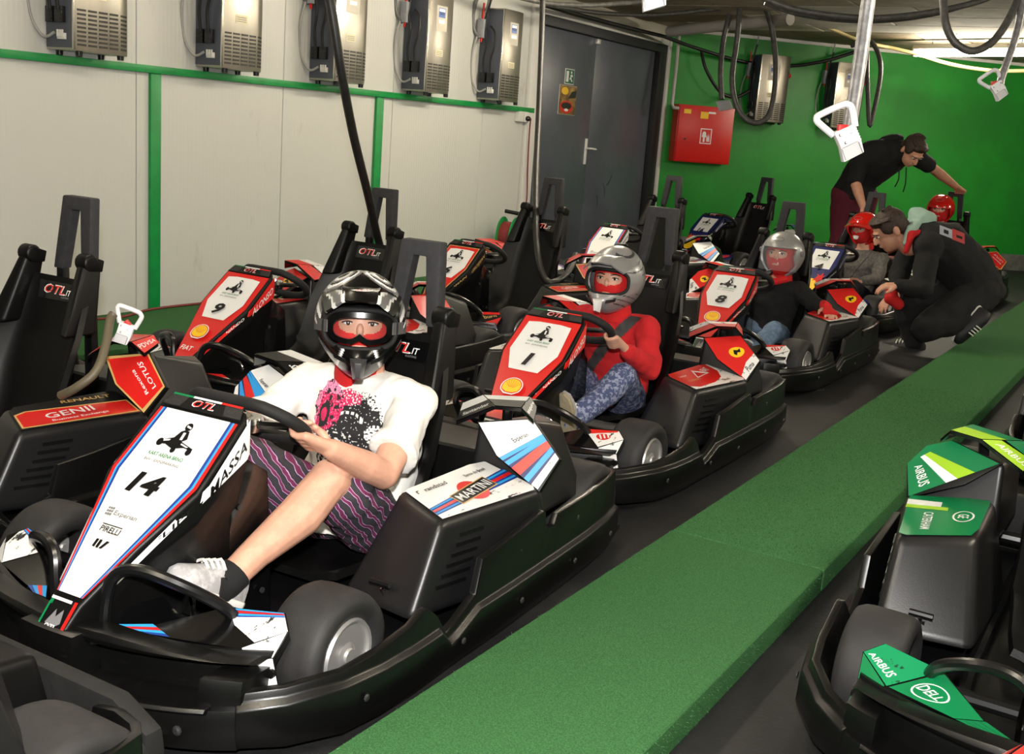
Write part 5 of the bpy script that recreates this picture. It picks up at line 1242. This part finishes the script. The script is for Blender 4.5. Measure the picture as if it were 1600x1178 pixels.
# ----------------------------------------------------------------- driver of kart 14
def seated(name, label, kart_, J, k, skinm, top, topname, bottom, bottname, sleeve=1.0, shorts=False, voxel=.005, wr=.012, hands='grip', loose=1.0):
    """J: joints in kart space; one continuous body, clothes as children"""
    ko = KARTS[kart_]; t = thing(name, label, 'person', ko.location, ko.rotation_euler.z)
    g = G(); pel, wai, che, nek = J['pelvis'], J['waist'], J['chest'], J['neck']
    spine(g, [(V(pel) + V((0, .01, -.05)), (.10 * k, 0, 0), (0, .075 * k, 0)), (pel, (.14 * k, 0, 0), (0, .09 * k, .02)), (wai, (.122 * k, 0, 0), (0, .085 * k, .02)), (che, (.145 * k, 0, 0), (0, .095 * k, .02)), (V(che).lerp(V(nek), .7), (.125 * k, 0, 0), (0, .07 * k, .01)), (nek, (.055 * k, 0, 0), (0, .055 * k, 0))])
    chain(g, [nek, V(nek).lerp(V(J['head']), .6)], [.052 * k, .05 * k])
    for s in 'LR':
        sh, el, wr_ = V(J['sh' + s]), V(J['el' + s]), V(J['wr' + s]); chain(g, [V(che).lerp(V(nek), .6), sh], [.05 * k, .05 * k]); chain(g, [sh, sh.lerp(el, .5), el, el.lerp(wr_, .35), wr_], [.046 * k, .043 * k, .036 * k, .037 * k, .024 * k])
        hp_, kn, an = V(J['hp' + s]), V(J['kn' + s]), V(J['an' + s]); chain(g, [pel, hp_, hp_.lerp(kn, .5), kn], [.08 * k, .078 * k, .066 * k, .049 * k])
        kp = kn.lerp(an, .32) + V((0, .016, -.010)) * k; chain(g, [kn, kp, kn.lerp(an, .7), an], [.047 * k, .051 * k, .036 * k, .031 * k]); chain(g, [an, an.lerp(V(J['to' + s]), .35)], [.031 * k, .026 * k])
        h = J.get('hand' + s)
        if h and h[0] == 'grip': grip(g, h[1], h[2], wr_, k=k * .95, flip=h[3])
        elif h: open_hand(g, wr_, h[1], h[2], k=k, curl=h[3], thumb_side=h[4])
    remesh('body', g, skinm, t, voxel=voxel, smooth=3, dec=.4)
    q = 1.0 * loose; g = G(); z_ = .055 / .062
    lo = V(pel) + V((0, -.005, -.03))
    spine(g, [(lo, (.155 * k * q, 0, 0), (0, .115 * k * q, .02)), (pel, (.160 * k * q, 0, 0), (0, .115 * k * q, .02)), (wai, (.150 * k * q, 0, 0), (0, .112 * k * q, .02)), (che, (.168 * k * q, 0, 0), (0, .118 * k * q, .02)), (V(che).lerp(V(nek), .65), (.150 * k, 0, 0), (0, .085 * k, .01)), (V(nek) + V((0, 0, .0)), (.066 * k, 0, 0), (0, .064 * k, 0))])
    for s in 'LR':
        sh, el, wr_ = V(J['sh' + s]), V(J['el' + s]), V(J['wr' + s]); chain(g, [V(che).lerp(V(nek), .55), sh], [.068 * k, .057 * k])
        if sleeve < 1:
            ax_ = (el - sh).normalized(); x_ = ax_.cross(V((0, 0, 1))).normalized(); y_ = ax_.cross(x_)
            chain(g, [sh, sh.lerp(el, sleeve * .55)], [.057 * k, .050 * k]); spine(g, [(sh.lerp(el, t_) - V((0, 0, o_ * .5)), x_ * (.052 + o_) * k, y_ * (.054 + o_ * 1.5) * k) for t_, o_ in ((.15, 0), (sleeve * .7, .002), (sleeve, .010))])
        else: chain(g, [sh, el, el.lerp(wr_, .92)], [.062 * k, .052 * k, .036 * k])
    tp = remesh(topname, g, top, t, voxel=.007, smooth=4, wrinkle=wr * 1.8, wscale=.055, dec=.6)
    g = G()
    for s in 'LR':
        hp_, kn, an = V(J['hp' + s]), V(J['kn' + s]), V(J['an' + s]); e = hp_.lerp(kn, .80) if shorts else None
        if shorts: chain(g, [pel, hp_, e], [.095 * k, .090 * k, .079 * k])
        else: chain(g, [pel, hp_, kn, kn.lerp(an, .3) + V((0, .012, -.008)), an], [.092 * k, .088 * k, .062 * k, .060 * k, .046 * k])
    remesh(bottname, g, bottom, t, voxel=.007, smooth=5, wrinkle=wr, wscale=.04, dec=.5)
    return t, tp
wl_ = lambda s: ('grip', (s * .149, -.395 + .02, .505 - .015), (0, -.75, .62), -s)
J14 = dict(pelvis=(0, .02, .18), waist=(0, .06, .30), chest=(0, .065, .42), neck=(0, .05, .535), head=(0, .03, .665),
           shL=(.165, .04, .485), elL=(.225, -.175, .36), wrL=(.195, -.345, .455), handL=wl_(1), shR=(-.165, .04, .485), elR=(-.235, -.16, .36), wrR=(-.195, -.335, .46), handR=wl_(-1),
           hpL=(.085, -.02, .17), knL=(.160, -.30, .365), anL=(.108, -.60, .185), toL=(.085, -.68, .21), hpR=(-.085, -.02, .17), knR=(-.165, -.30, .365), anR=(-.115, -.60, .185), toR=(-.095, -.68, .21))
p14, tee = seated('person', 'driver in white printed t-shirt and black moto helmet in kart 14', '14', J14, 1.0, SKIN, TEE, 'tshirt', SHORT, 'shorts', sleeve=.72, shorts=True, voxel=.0042, loose=1.06)
moto_helmet(p14, (0, .02, .672), (rad(-4), 0, rad(35)), .90, 'black')
for s, q in (('L', 1), ('R', -1)):
    an, to = V(J14['an' + s]), V(J14['to' + s]); kn = V(J14['kn' + s])
    G().tube([kn.lerp(an, .86), kn.lerp(an, .96), an, an.lerp(to, .25)], [.0375, .037, .037, .038], 16).obj('sock', BLKC, p14, angle=60)
    shoe(p14, an + V((0, .045, -.040)), an + V((-q * .030, -.115, .055)), (0, .38, .92), SHOEG, SOLE, 1.0)
# print on the chest of the t-shirt, draped on the cloth
def drape(obj, draw, u0, u1, v0, v1, cell, orig, du, dv, dirv, mats, name, off=.0025):
    bm = bmesh.new(); bm.from_mesh(obj.data); bv = BVHTree.FromBMesh(bm); bm.free(); g = G(); nu, nv = int((u1 - u0) / cell), int((v1 - v0) / cell); P = {}
    o, du, dv, dr = V(orig), V(du).normalized(), V(dv).normalized(), V(dirv).normalized()
    for i in range(nu + 1):
        for j in range(nv + 1):
            q = o + du * (u0 + i * cell) + dv * (v0 + j * cell); h = bv.ray_cast(q - dr * .5, dr)
            if h[0] is not None: P[i, j] = len(g.v); g.v.append(tuple(h[0] - dr * off))
    for i in range(nu):
        for j in range(nv):
            ks = ((i, j), (i + 1, j), (i + 1, j + 1), (i, j + 1))
            if all(k_ in P for k_ in ks):
                m = draw(u0 + (i + .5) * cell, v0 + (j + .5) * cell)
                if m >= 0: g.f.append(tuple(P[k_] for k_ in ks)); g.m.append(m)
    return link(name, g.mesh(name, mats, recalc=False, angle=80), obj)
N2 = lambda x, y, s=0: mnoise.noise(V((x, y, s)))
INK = mat('print_black', (34, 33, 36), .9); PINK = mat('print_pink', (206, 40, 92), .9); PINKL = mat('print_pale_pink', (232, 140, 176), .9); INKG = mat('print_grey', (150, 148, 148), .9)
def bear(u, v):
    n = N2(u * 45, v * 45) * .022 + N2(u * 120, v * 120) * .012; fine = N2(u * 210, v * 210, 3)
    hx_, hy_ = u + .062, v - .058                         # roaring pink head, upper left
    r = math.hypot(hx_ / .050, hy_ / .062) + n * 8
    if r < 1:
        mouth = math.hypot((u + .066) / .020, (v - .036) / .032)
        if mouth < .55: return 1
        if mouth < 1: return 0
        if fine > .28 or N2(u * 75, v * 75, 4) > .25: return 0
        if v > .09 or (hx_ < -.03): return 2
        return 1 if fine > -.30 else 2
    if math.hypot((u + .005) / .040, (v - .088) / .020) + n * 9 < 1: return 1 if fine > -.15 else -1
    body = math.hypot((u - .030) / .082, (v + .012) / .105) + n * 8
    if body < 1:
        if abs(math.hypot((u - .012) / .040, (v - .030) / .022) - 1) < .16 and v > .030: return -1 if math.sin(420 * u) > -.4 else 0
        if math.hypot((u - .085) / .020, (v - .005) / .026) < 1 and fine > -.2: return -1
        if u < .030 and v < .0:
            w = math.sin(330 * v + 5 * math.sin(90 * u)) + .6 * math.sin(260 * u + 80 * v)
            if w > .75: return -1
        if fine > .42: return -1
        return 0
    if math.hypot((u + .050) / .048, (v + .055) / .050) + n * 7 < 1: return 0 if math.sin(300 * u + 4 * math.sin(90 * v)) * math.sin(280 * v) > .0 else -1
    if body < 1.12 and fine > .25: return 0
    return -1
cd = V((math.sin(rad(15)), -math.cos(rad(15)), .12))          # the print faces forward and a little up
drape(tee, bear, -.125, .125, -.15, .125, .0019, V((.012, -.1, .40)), (math.cos(rad(8)), math.sin(rad(8)), 0), (0, .1, 1), (0, 1, -.05), [INK, PINK, PINKL], 'chest_print')

# ----------------------------------------------------------------- child in kart 1
J1 = dict(pelvis=(0, .0, .19), waist=(0, .0, .29), chest=(0, -.03, .41), neck=(0, -.045, .515), head=(0, -.08, .64),
          shL=(.135, -.05, .475), elL=(.215, -.165, .345), wrL=(.185, -.315, .43), handL=('grip', (.150, -.375, .475), (0, -.7, .7), -1), shR=(-.135, -.05, .475), elR=(-.205, -.17, .36), wrR=(-.185, -.315, .44), handR=('grip', (-.150, -.385, .49), (0, -.7, .7), 1),
          hpL=(.075, -.03, .18), knL=(.160, -.28, .325), anL=(.095, -.535, .185), toL=(.09, -.54, .21), hpR=(-.075, -.03, .18), knR=(-.15, -.28, .32), anR=(-.1, -.535, .185), toR=(-.095, -.54, .21))
p1, hoodie = seated('person', 'child in red hoodie and silver moto helmet in kart 1', '1', J1, .86, SKIN, HOOD, 'hoodie', PATT, 'trousers', sleeve=1.0, voxel=.005)
moto_helmet(p1, (0, -.085, .652), (rad(-2), 0, rad(6)), .87, 'silver')
for s, q in (('L', 1), ('R', -1)):
    an = V(J1['an' + s]); shoe(p1, an + V((0, -.005, -.055)), an + V((-q * .02, -.055, .105)), (0, .90, .40), SHOEG, mat('sole_beige', (150, 138, 112), .7, bump=.8, bscale=80), 1.0)
BELT = mat('belt_web', (52, 50, 50), .7)
drape(hoodie, lambda u, v: 0 if abs((u - .085) * .80 - (v - .10) * .60 ) < .021 and v < .12 else -1, -.16, .16, -.16, .13, .004, V((0, -.1, .40)), (1, 0, 0), (0, .1, 1), (0, 1, -.05), [BELT], 'seat_belt', off=.006)

# ----------------------------------------------------------------- driver in kart 8
J8 = dict(pelvis=(0.02, .05, .15), waist=(.02, .08, .25), chest=(.03, .075, .36), neck=(.04, .06, .47), head=(.05, .05, .60),
          shL=(.165, .06, .42), elL=(.275, .02, .365), wrL=(.365, -.075, .368), handL=('open', (.55, -.8, -.18), (.1, -.1, 1), .25, 1), shR=(-.11, .05, .42), elR=(-.18, -.12, .30), wrR=(-.12, -.22, .27), handR=('open', (.4, -.9, 0), (0, 0, 1), .4, -1),
          hpL=(.095, .0, .15), knL=(.150, -.25, .225), anL=(.11, -.50, .14), toL=(.09, -.58, .16), hpR=(-.065, .0, .15), knR=(-.13, -.25, .225), anR=(-.1, -.50, .14), toR=(-.09, -.58, .16))
p8, _ = seated('person', 'driver in black sweater, jeans and silver open-face helmet in kart 8', '8', J8, .90, SKIN, BLKC, 'sweater', JEANS, 'jeans', sleeve=1.0, voxel=.0055)
jet_helmet(p8, (.05, .05, .612), (rad(-3), 0, rad(-2)), .93, HSILV, True)
g = G(); w_ = V(J8['wrL']); f_ = V((.55, -.8, -.18)).normalized(); open_hand(g, w_, f_, (.1, -.1, 1), k=.93, curl=.22, thumb_side=1)
gl = G(); cap(gl, w_ - f_ * .035, w_ + f_ * .01, .031, .033)
for o in (-1.5, -.5, .5, 1.5): cap(gl, w_, w_ + f_ * .085 + f_.cross(V((.1, -.1, 1))).normalized() * o * .019, .021, .0145)
remesh('glove', gl, BALA, p8, voxel=.005, smooth=3)
G().tube([(.045, -.09, .53), (.02, -.105, .50), (.015, -.10, .475)], [.012, .022, .018], 10, sub=4).obj('microphone', BLK, p8)
G().tube([(-.01, .0, .485), (.04, -.035, .465), (.10, .01, .485)], .020, 10, sub=4).obj('neck_scarf', BALA, p8)
for s, q in (('L', 1), ('R', -1)):
    an = V(J8['an' + s]); shoe(p8, an + V((0, .04, -.035)), an + V((-q * .02, -.10, .05)), (0, .38, .92), SHOEB, SOLE, .9)

# ----------------------------------------------------------------- child in kart 4 and the last driver
J4 = dict(pelvis=(0.03, .03, .17), waist=(.04, .05, .28), chest=(.05, .03, .40), neck=(.05, .01, .515), head=(.05, 0, .64),
          shL=(.19, .02, .455), elL=(.22, -.10, .32), wrL=(.14, -.20, .30), handL=('open', (-.8, -.5, .1), (0, -.2, 1), .4, 1), shR=(-.09, .02, .455), elR=(-.16, -.14, .34), wrR=(-.14, -.30, .42), handR=('grip', (-.150, -.385, .49), (0, -.7, .7), 1),
          hpL=(.10, -.02, .16), knL=(.12, -.29, .26), anL=(.11, -.52, .15), toL=(.09, -.6, .17), hpR=(-.04, -.02, .16), knR=(-.11, -.29, .26), anR=(-.1, -.52, .15), toR=(-.09, -.6, .17))
p4, _ = seated('person', 'child in grey jacket and red helmet in kart 4', '4', J4, .90, SKIN, GRYC, 'jacket', DARKP, 'trousers', sleeve=1.0, voxel=.006)
jet_helmet(p4, (.04, .0, .665), (rad(4), 0, rad(-12)), .90, HRED, False, cutz=.02)
rr = [[(x + .04, -.125 + .45 * (x * x) * 8 - t * .07, .715 - t * .02 - x * x * 2.2) for x in [-.095 + .19 * i / 8 for i in range(9)]] for t in (0, .5, 1)]
g = G().loft(rr, caps=False, closed=False); link('peak', g.mesh('peak', HRED, solid=.006, angle=60), p4)
G().loft([[(.14 - .13 * t + o * .6, -.095 - .035 * math.sin(t * 3), .49 - .22 * t + o) for o in (-.018, .018)] + [(.14 - .13 * t + o * .6, -.089 - .035 * math.sin(t * 3), .49 - .22 * t + o) for o in (.018, -.018)] for t in [i / 8 for i in range(9)]]).obj('seat_belt', MATS['belt_web'], p4)
ell(G(), (-.01, -.10, .475), (.016, .008, .016)).obj('pendant', SOLE, p4)
g = G(); ell(g, (.02, -.100, .60), (.020, .012, .014)); ell(g, (.02, -.100, .612), (.024, .012, .006)); remesh('mask_print', g, WHITE, p4, voxel=.004, smooth=2)
J5 = {k_: (V(v) + V((-.10, 0, .09)) if not isinstance(v[0], str) else v) for k_, v in J4.items()}
J5['handL'] = ('open', (-.4, -.9, .1), (0, -.2, 1), .4, 1); J5['handR'] = ('open', (.4, -.9, .1), (0, -.2, 1), .4, -1)
for s in 'LR': J5['an' + s] = V(J4['an' + s]); J5['to' + s] = V(J4['to' + s])
p5, _ = seated('person', 'driver with shiny red helmet in the farthest kart, mostly hidden', '5', J5, .95, SKIN, BLKC, 'jacket', DARKP, 'trousers', sleeve=1.0, voxel=.0065)
jet_helmet(p5, (-.055, .0, .79), (rad(4), 0, rad(0)), .92, HRED, False, cutz=.02)

# ----------------------------------------------------------------- kneeling man beside kart 4
kb = px(1500, 530, 7.05); kneel = thing('person', 'man in black jacket with mint hood kneeling beside kart 4', 'person', (kb.x, kb.y, 0))
q_ = lambda x, y, d: px(x, y, d) - V((kb.x, kb.y, 0))
hp_c, wst, cst, nk = q_(1528, 455, 7.10), q_(1508, 420, 7.10), q_(1470, 384, 7.10), q_(1428, 364, 7.08)
up_ = lambda a, b: (b - a).normalized()
side = V((.30, -.95, 0)).normalized()                   # towards the camera = his left
def sec(c, d, w, t): n = side.cross(d).normalized(); return (c, side * w, n * t)
d1 = up_(hp_c, cst)
hdM_pos = q_(1390, 360, 7.05)
shN, shF = q_(1450, 388, 6.92), q_(1428, 372, 7.30)
g = G(); gj = G()
for G_, e in ((g, 0.0), (gj, .030)):
    spine(G_, [sec(hp_c - d1 * .10, d1, .14 + e, .11 + e), sec(hp_c, d1, .165 + e, .135 + e), sec(wst, d1, .165 + e, .138 + e), sec(cst, up_(wst, nk), .19 + e, .140 + e), sec(cst.lerp(nk, .7), up_(cst, nk), .14 + e, .085 + e), sec(nk, up_(cst, nk), .065 + e, .06 + e)])
    for sh, el, wr_, f in ((shN, q_(1441, 452, 6.83), q_(1404, 446, 6.86), .055), (shF, q_(1405, 430, 7.25), q_(1400, 462, 7.05), .055)):
        chain(G_, [cst.lerp(nk, .5), sh], [.07 + e, .066 + e]); chain(G_, [sh, el, el.lerp(wr_, .9) if e else wr_], [.054 + e * .8, .045 + e * .7, .030 + e * .5])
# legs
hN, hF = hp_c + side * .09, hp_c - side * .09
kN, aN, tN = q_(1446, 512, 6.86), q_(1516, 500, 6.92), q_(1497, 526, 6.90); kF, aF, tF = q_(1418, 478, 7.18), q_(1428, 536, 7.20), q_(1416, 541, 7.2)
gt = G()
for G_, e in ((g, 0), (gt, .022)):
    for h_, k_, a_ in ((hN, kN, aN), (hF, kF, aF)): chain(G_, [hp_c, h_, h_.lerp(k_, .5), k_], [.11 + e, .105 + e, .088 + e, .064 + e]); chain(G_, [k_, k_.lerp(a_, .35), a_], [.062 + e, .064 + e, .042 + e])
chain(g, [aN, tN], [.04, .03])
open_hand(g, q_(1404, 446, 6.86), V((-.9, -.2, -.15)), (0, -.3, 1), k=1.05, curl=.35, thumb_side=-1)
open_hand(g, q_(1400, 462, 7.05), V((-.5, -.5, -.5)), (0, -.3, 1), k=1.05, curl=.35, thumb_side=-1)
chain(g, [nk, hdM_pos.lerp(nk, .4)], [.062, .058])
# head looks left (along -X) and down
HM_ = Matrix.Translation(hdM_pos) @ Euler((rad(28), 0, 0), 'XYZ').to_matrix().to_4x4()
yawM = Matrix.Rotation(rad(-62), 4, 'Z')
HM_ = Matrix.Translation(hdM_pos) @ yawM @ Matrix.Rotation(rad(38), 4, 'X') @ Matrix.Scale(1.06, 4)
hg = bare_head(None, None, None, None); hg.v = [tuple(HM_ @ V(p)) for p in hg.v]; g.add(hg.v, hg.f)
bod = remesh('body', g, SKIN2, kneel, voxel=.0055, smooth=3, dec=.4); face_bits(bod, 1.0, True, HM_ @ Matrix.Translation(V((0, .012, 0))))
def hair(person, M, m, fringe=.0):
    g = G(); ell(g, (0, .022, .036), (.083, .100, .094)); ell(g, (0, .065, -.01), (.070, .055, .075)); ell(g, (0, -.042, .078), (.062, .040, .032))
    for s in (-1, 1): ell(g, (s * .070, -.005, .035), (.018, .05, .045))
    for i in range(40):
        a = i * 2.4; ph = .35 + .9 * ((i * .618) % 1); d_ = V((math.cos(a) * math.cos(ph), math.sin(a) * math.cos(ph), math.sin(ph))); c = V((0, .02, .04)) + V((d_.x * .082, d_.y * .1, d_.z * .094)); cap(g, c, c + d_ * .012 + V((.006, -.012, 0)), .012, .004, 8)
    g.v = [tuple(M @ V(p)) for p in g.v]; return remesh('hair', g, m, person, voxel=.006, smooth=2)
hair(kneel, HM_, HAIRD)
remesh('jacket', gj, BLKC, kneel, voxel=.009, smooth=5, wrinkle=.022, wscale=.09, dec=.5)
remesh('trousers', gt, BLKC, kneel, voxel=.009, smooth=5, wrinkle=.022, wscale=.09, dec=.5)
g = G(); c = q_(1440, 346, 7.10); ell(g, c, (.085, .11, .075), Matrix.Rotation(rad(-20), 3, 'Y')); chain(g, [c, q_(1424, 358, 6.98), q_(1414, 380, 6.95)], [.05, .035, .018]); chain(g, [q_(1432, 336, 7.1), q_(1452, 342, 7.1)], [.055, .05])
remesh('hood', g, MINT, kneel, voxel=.008, smooth=4, wrinkle=.02, wscale=.05)
g = G(); chain(g, [q_(1416, 392, 6.93), q_(1424, 366, 6.95), q_(1440, 362, 7.0)], [.018, .026, .02]); remesh('collar', g, HOOD, kneel, voxel=.007, smooth=3)
g = G(); chain(g, [q_(1394, 452, 7.0), q_(1392, 466, 6.98), q_(1404, 476, 6.97)], [.035, .042, .035]); remesh('glove', g, BALA, kneel, voxel=.007, smooth=3, wrinkle=.01)
bmj = [o for o in kneel.children if o.name.startswith('jacket')][0]
PG = mat('patch_grey', (150, 156, 164), .7); PR = mat('patch_red', (168, 52, 52), .7)
def patch(u, v):
    if u < .0: return (0 if abs(v) < .030 and not (abs(u + .04) < .016 and abs(v) < .012) else -1)
    return (1 if abs(v) < .034 and not (abs(u - .045) < .02 and abs(v) < .008) else -1)
pc = q_(1488, 366, 6.6); vd = (px(1488, 366, 7.0) - CO).normalized(); dvx = (px(1500, 355, 7) - px(1474, 345, 7)).normalized()
drape(bmj, patch, -.085, .085, -.04, .04, .004, pc, dvx, CU, vd, [PG, PR], 'back_patch', off=.004)
for an, to in ((aN, tN),): shoe(kneel, an + V((.05, .0, .07)), to + V((-.01, 0, -.03)), (.72, 0, .40), SHOEB, SOLE, 1.2)
shoe(kneel, aF + V((.06, 0, -.07)), aF + V((-.19, 0, -.07)), (0, 0, 1), SHOEB, SOLE, 1.35)

# ----------------------------------------------------------------- standing man leaning on the last kart
sb = px(1335, 455, 9.55); stand = thing('person', 'man in black sweater and maroon trousers leaning over the karts by the green wall', 'person', (sb.x, sb.y, 0))
r_ = lambda x, y, d: px(x, y, d) - V((sb.x, sb.y, 0))
pl_, ws_, cs_, nk_ = r_(1336, 300, 9.55), r_(1346, 275, 9.48), r_(1376, 246, 9.32), r_(1408, 230, 9.2); hd_ = r_(1426, 236, 9.12)
side = (r_(1425, 238, 9.1) - r_(1345, 250, 9.35)).normalized(); shA, shB = r_(1347, 246, 9.30), r_(1420, 236, 9.20)
latd = V((CR.x, CR.y, 0)).normalized()
def sec2(c, d, w, t): n = latd.cross(d).normalized(); return (c, (latd - d * latd.dot(d)).normalized() * w, n * t)
g = G(); gs = G(); dsp = (nk_ - pl_).normalized()
elA, wrA, elB, wrB = r_(1336, 284, 9.25), r_(1348, 322, 9.15), r_(1456, 262, 9.35), r_(1492, 290, 9.75)
for G_, e in ((g, 0), (gs, .022)):
    spine(G_, [sec2(pl_ - V((0, 0, .06)), V((0, 0, 1)), .155 + e, .11 + e), sec2(pl_, V((.1, 0, 1)).normalized(), .165 + e, .12 + e), sec2(ws_, dsp, .15 + e, .11 + e), sec2(cs_, dsp, .19 + e, .12 + e), sec2(cs_.lerp(nk_, .7), dsp, .15 + e, .09 + e), sec2(nk_, dsp, .06 + e, .06 + e)])
    chain(G_, [cs_.lerp(nk_, .3), shA, elA.lerp(shA, .05) if e else elA], [.075 + e, .062 + e, .046 + e * .8]); chain(G_, [cs_.lerp(nk_, .6), shB, shB.lerp(elB, .85) if e else elB], [.075 + e, .062 + e, .046 + e * .9])
chain(g, [elA, elA.lerp(wrA, .4), wrA], [.043, .043, .029]); chain(g, [elB, elB.lerp(wrB, .4), wrB], [.043, .043, .030])
open_hand(g, wrA, (.1, -.2, -1), (-1, 0, 0), k=1.05, curl=.3, thumb_side=1)
grip(g, r_(1500, 297, 9.85), latd, wrB, R=.02, k=1.1, flip=1)
gt = G()
for G_, e in ((g, 0), (gt, .022)):
    for s in (-1, 1):
        h_ = pl_ + latd * .085 * s - V((0, 0, .04)); k_ = V((h_.x, h_.y, .50)) + latd * .01 * s + V((.02, -.03, 0)); a_ = V((h_.x, h_.y, .09)) + latd * .02 * s
        chain(G_, [pl_, h_, h_.lerp(k_, .5), k_, k_.lerp(a_, .35), a_], [.11 + e, .098 + e, .08 + e, .06 + e, .06 + e, .042 + e * 1.5])
        if not e: chain(g, [a_, a_ + V((.03, -.14, -.05))], [.042, .03])
        else: shoe(stand, a_ + V((0, .07, -.085)), a_ + V((.03, -.17, -.085)), (0, 0, 1), SHOEB, SOLE, 1.15)
HM2 = Matrix.Translation(hd_) @ Matrix.Rotation(rad(52), 4, 'Z') @ Matrix.Rotation(rad(48), 4, 'X') @ Matrix.Scale(1.03, 4)
hg = bare_head(None, None, None, None); hg.v = [tuple(HM2 @ V(p)) for p in hg.v]; g.add(hg.v, hg.f)
bod = remesh('body', g, SKIN2, stand, voxel=.0055, smooth=3, dec=.4); face_bits(bod, 1.0, True, HM2 @ Matrix.Translation(V((0, .012, 0)))); hair(stand, HM2, HAIRD)
remesh('sweater', gs, BLKC, stand, voxel=.009, smooth=5, wrinkle=.02, wscale=.09, dec=.5); remesh('trousers', gt, MAROON, stand, voxel=.009, smooth=5, wrinkle=.02, wscale=.09, dec=.5)
g = G(); c = r_(1392, 219, 9.3); ell(g, c, (.11, .09, .05), Matrix.Rotation(rad(-15), 3, 'Y')); remesh('hood', g, BLKC, stand, voxel=.008, smooth=4, wrinkle=.02, wscale=.05)
G().tube([r_(1405, 262, 9.15), r_(1404, 280, 9.12), r_(1398, 292, 9.12)], .005, 6, sub=3).tube([r_(1416, 262, 9.15), r_(1415, 285, 9.12), r_(1411, 300, 9.12)], .005, 6, sub=3).obj('drawstrings', BLKC, stand)['kind'] = 'stuff'
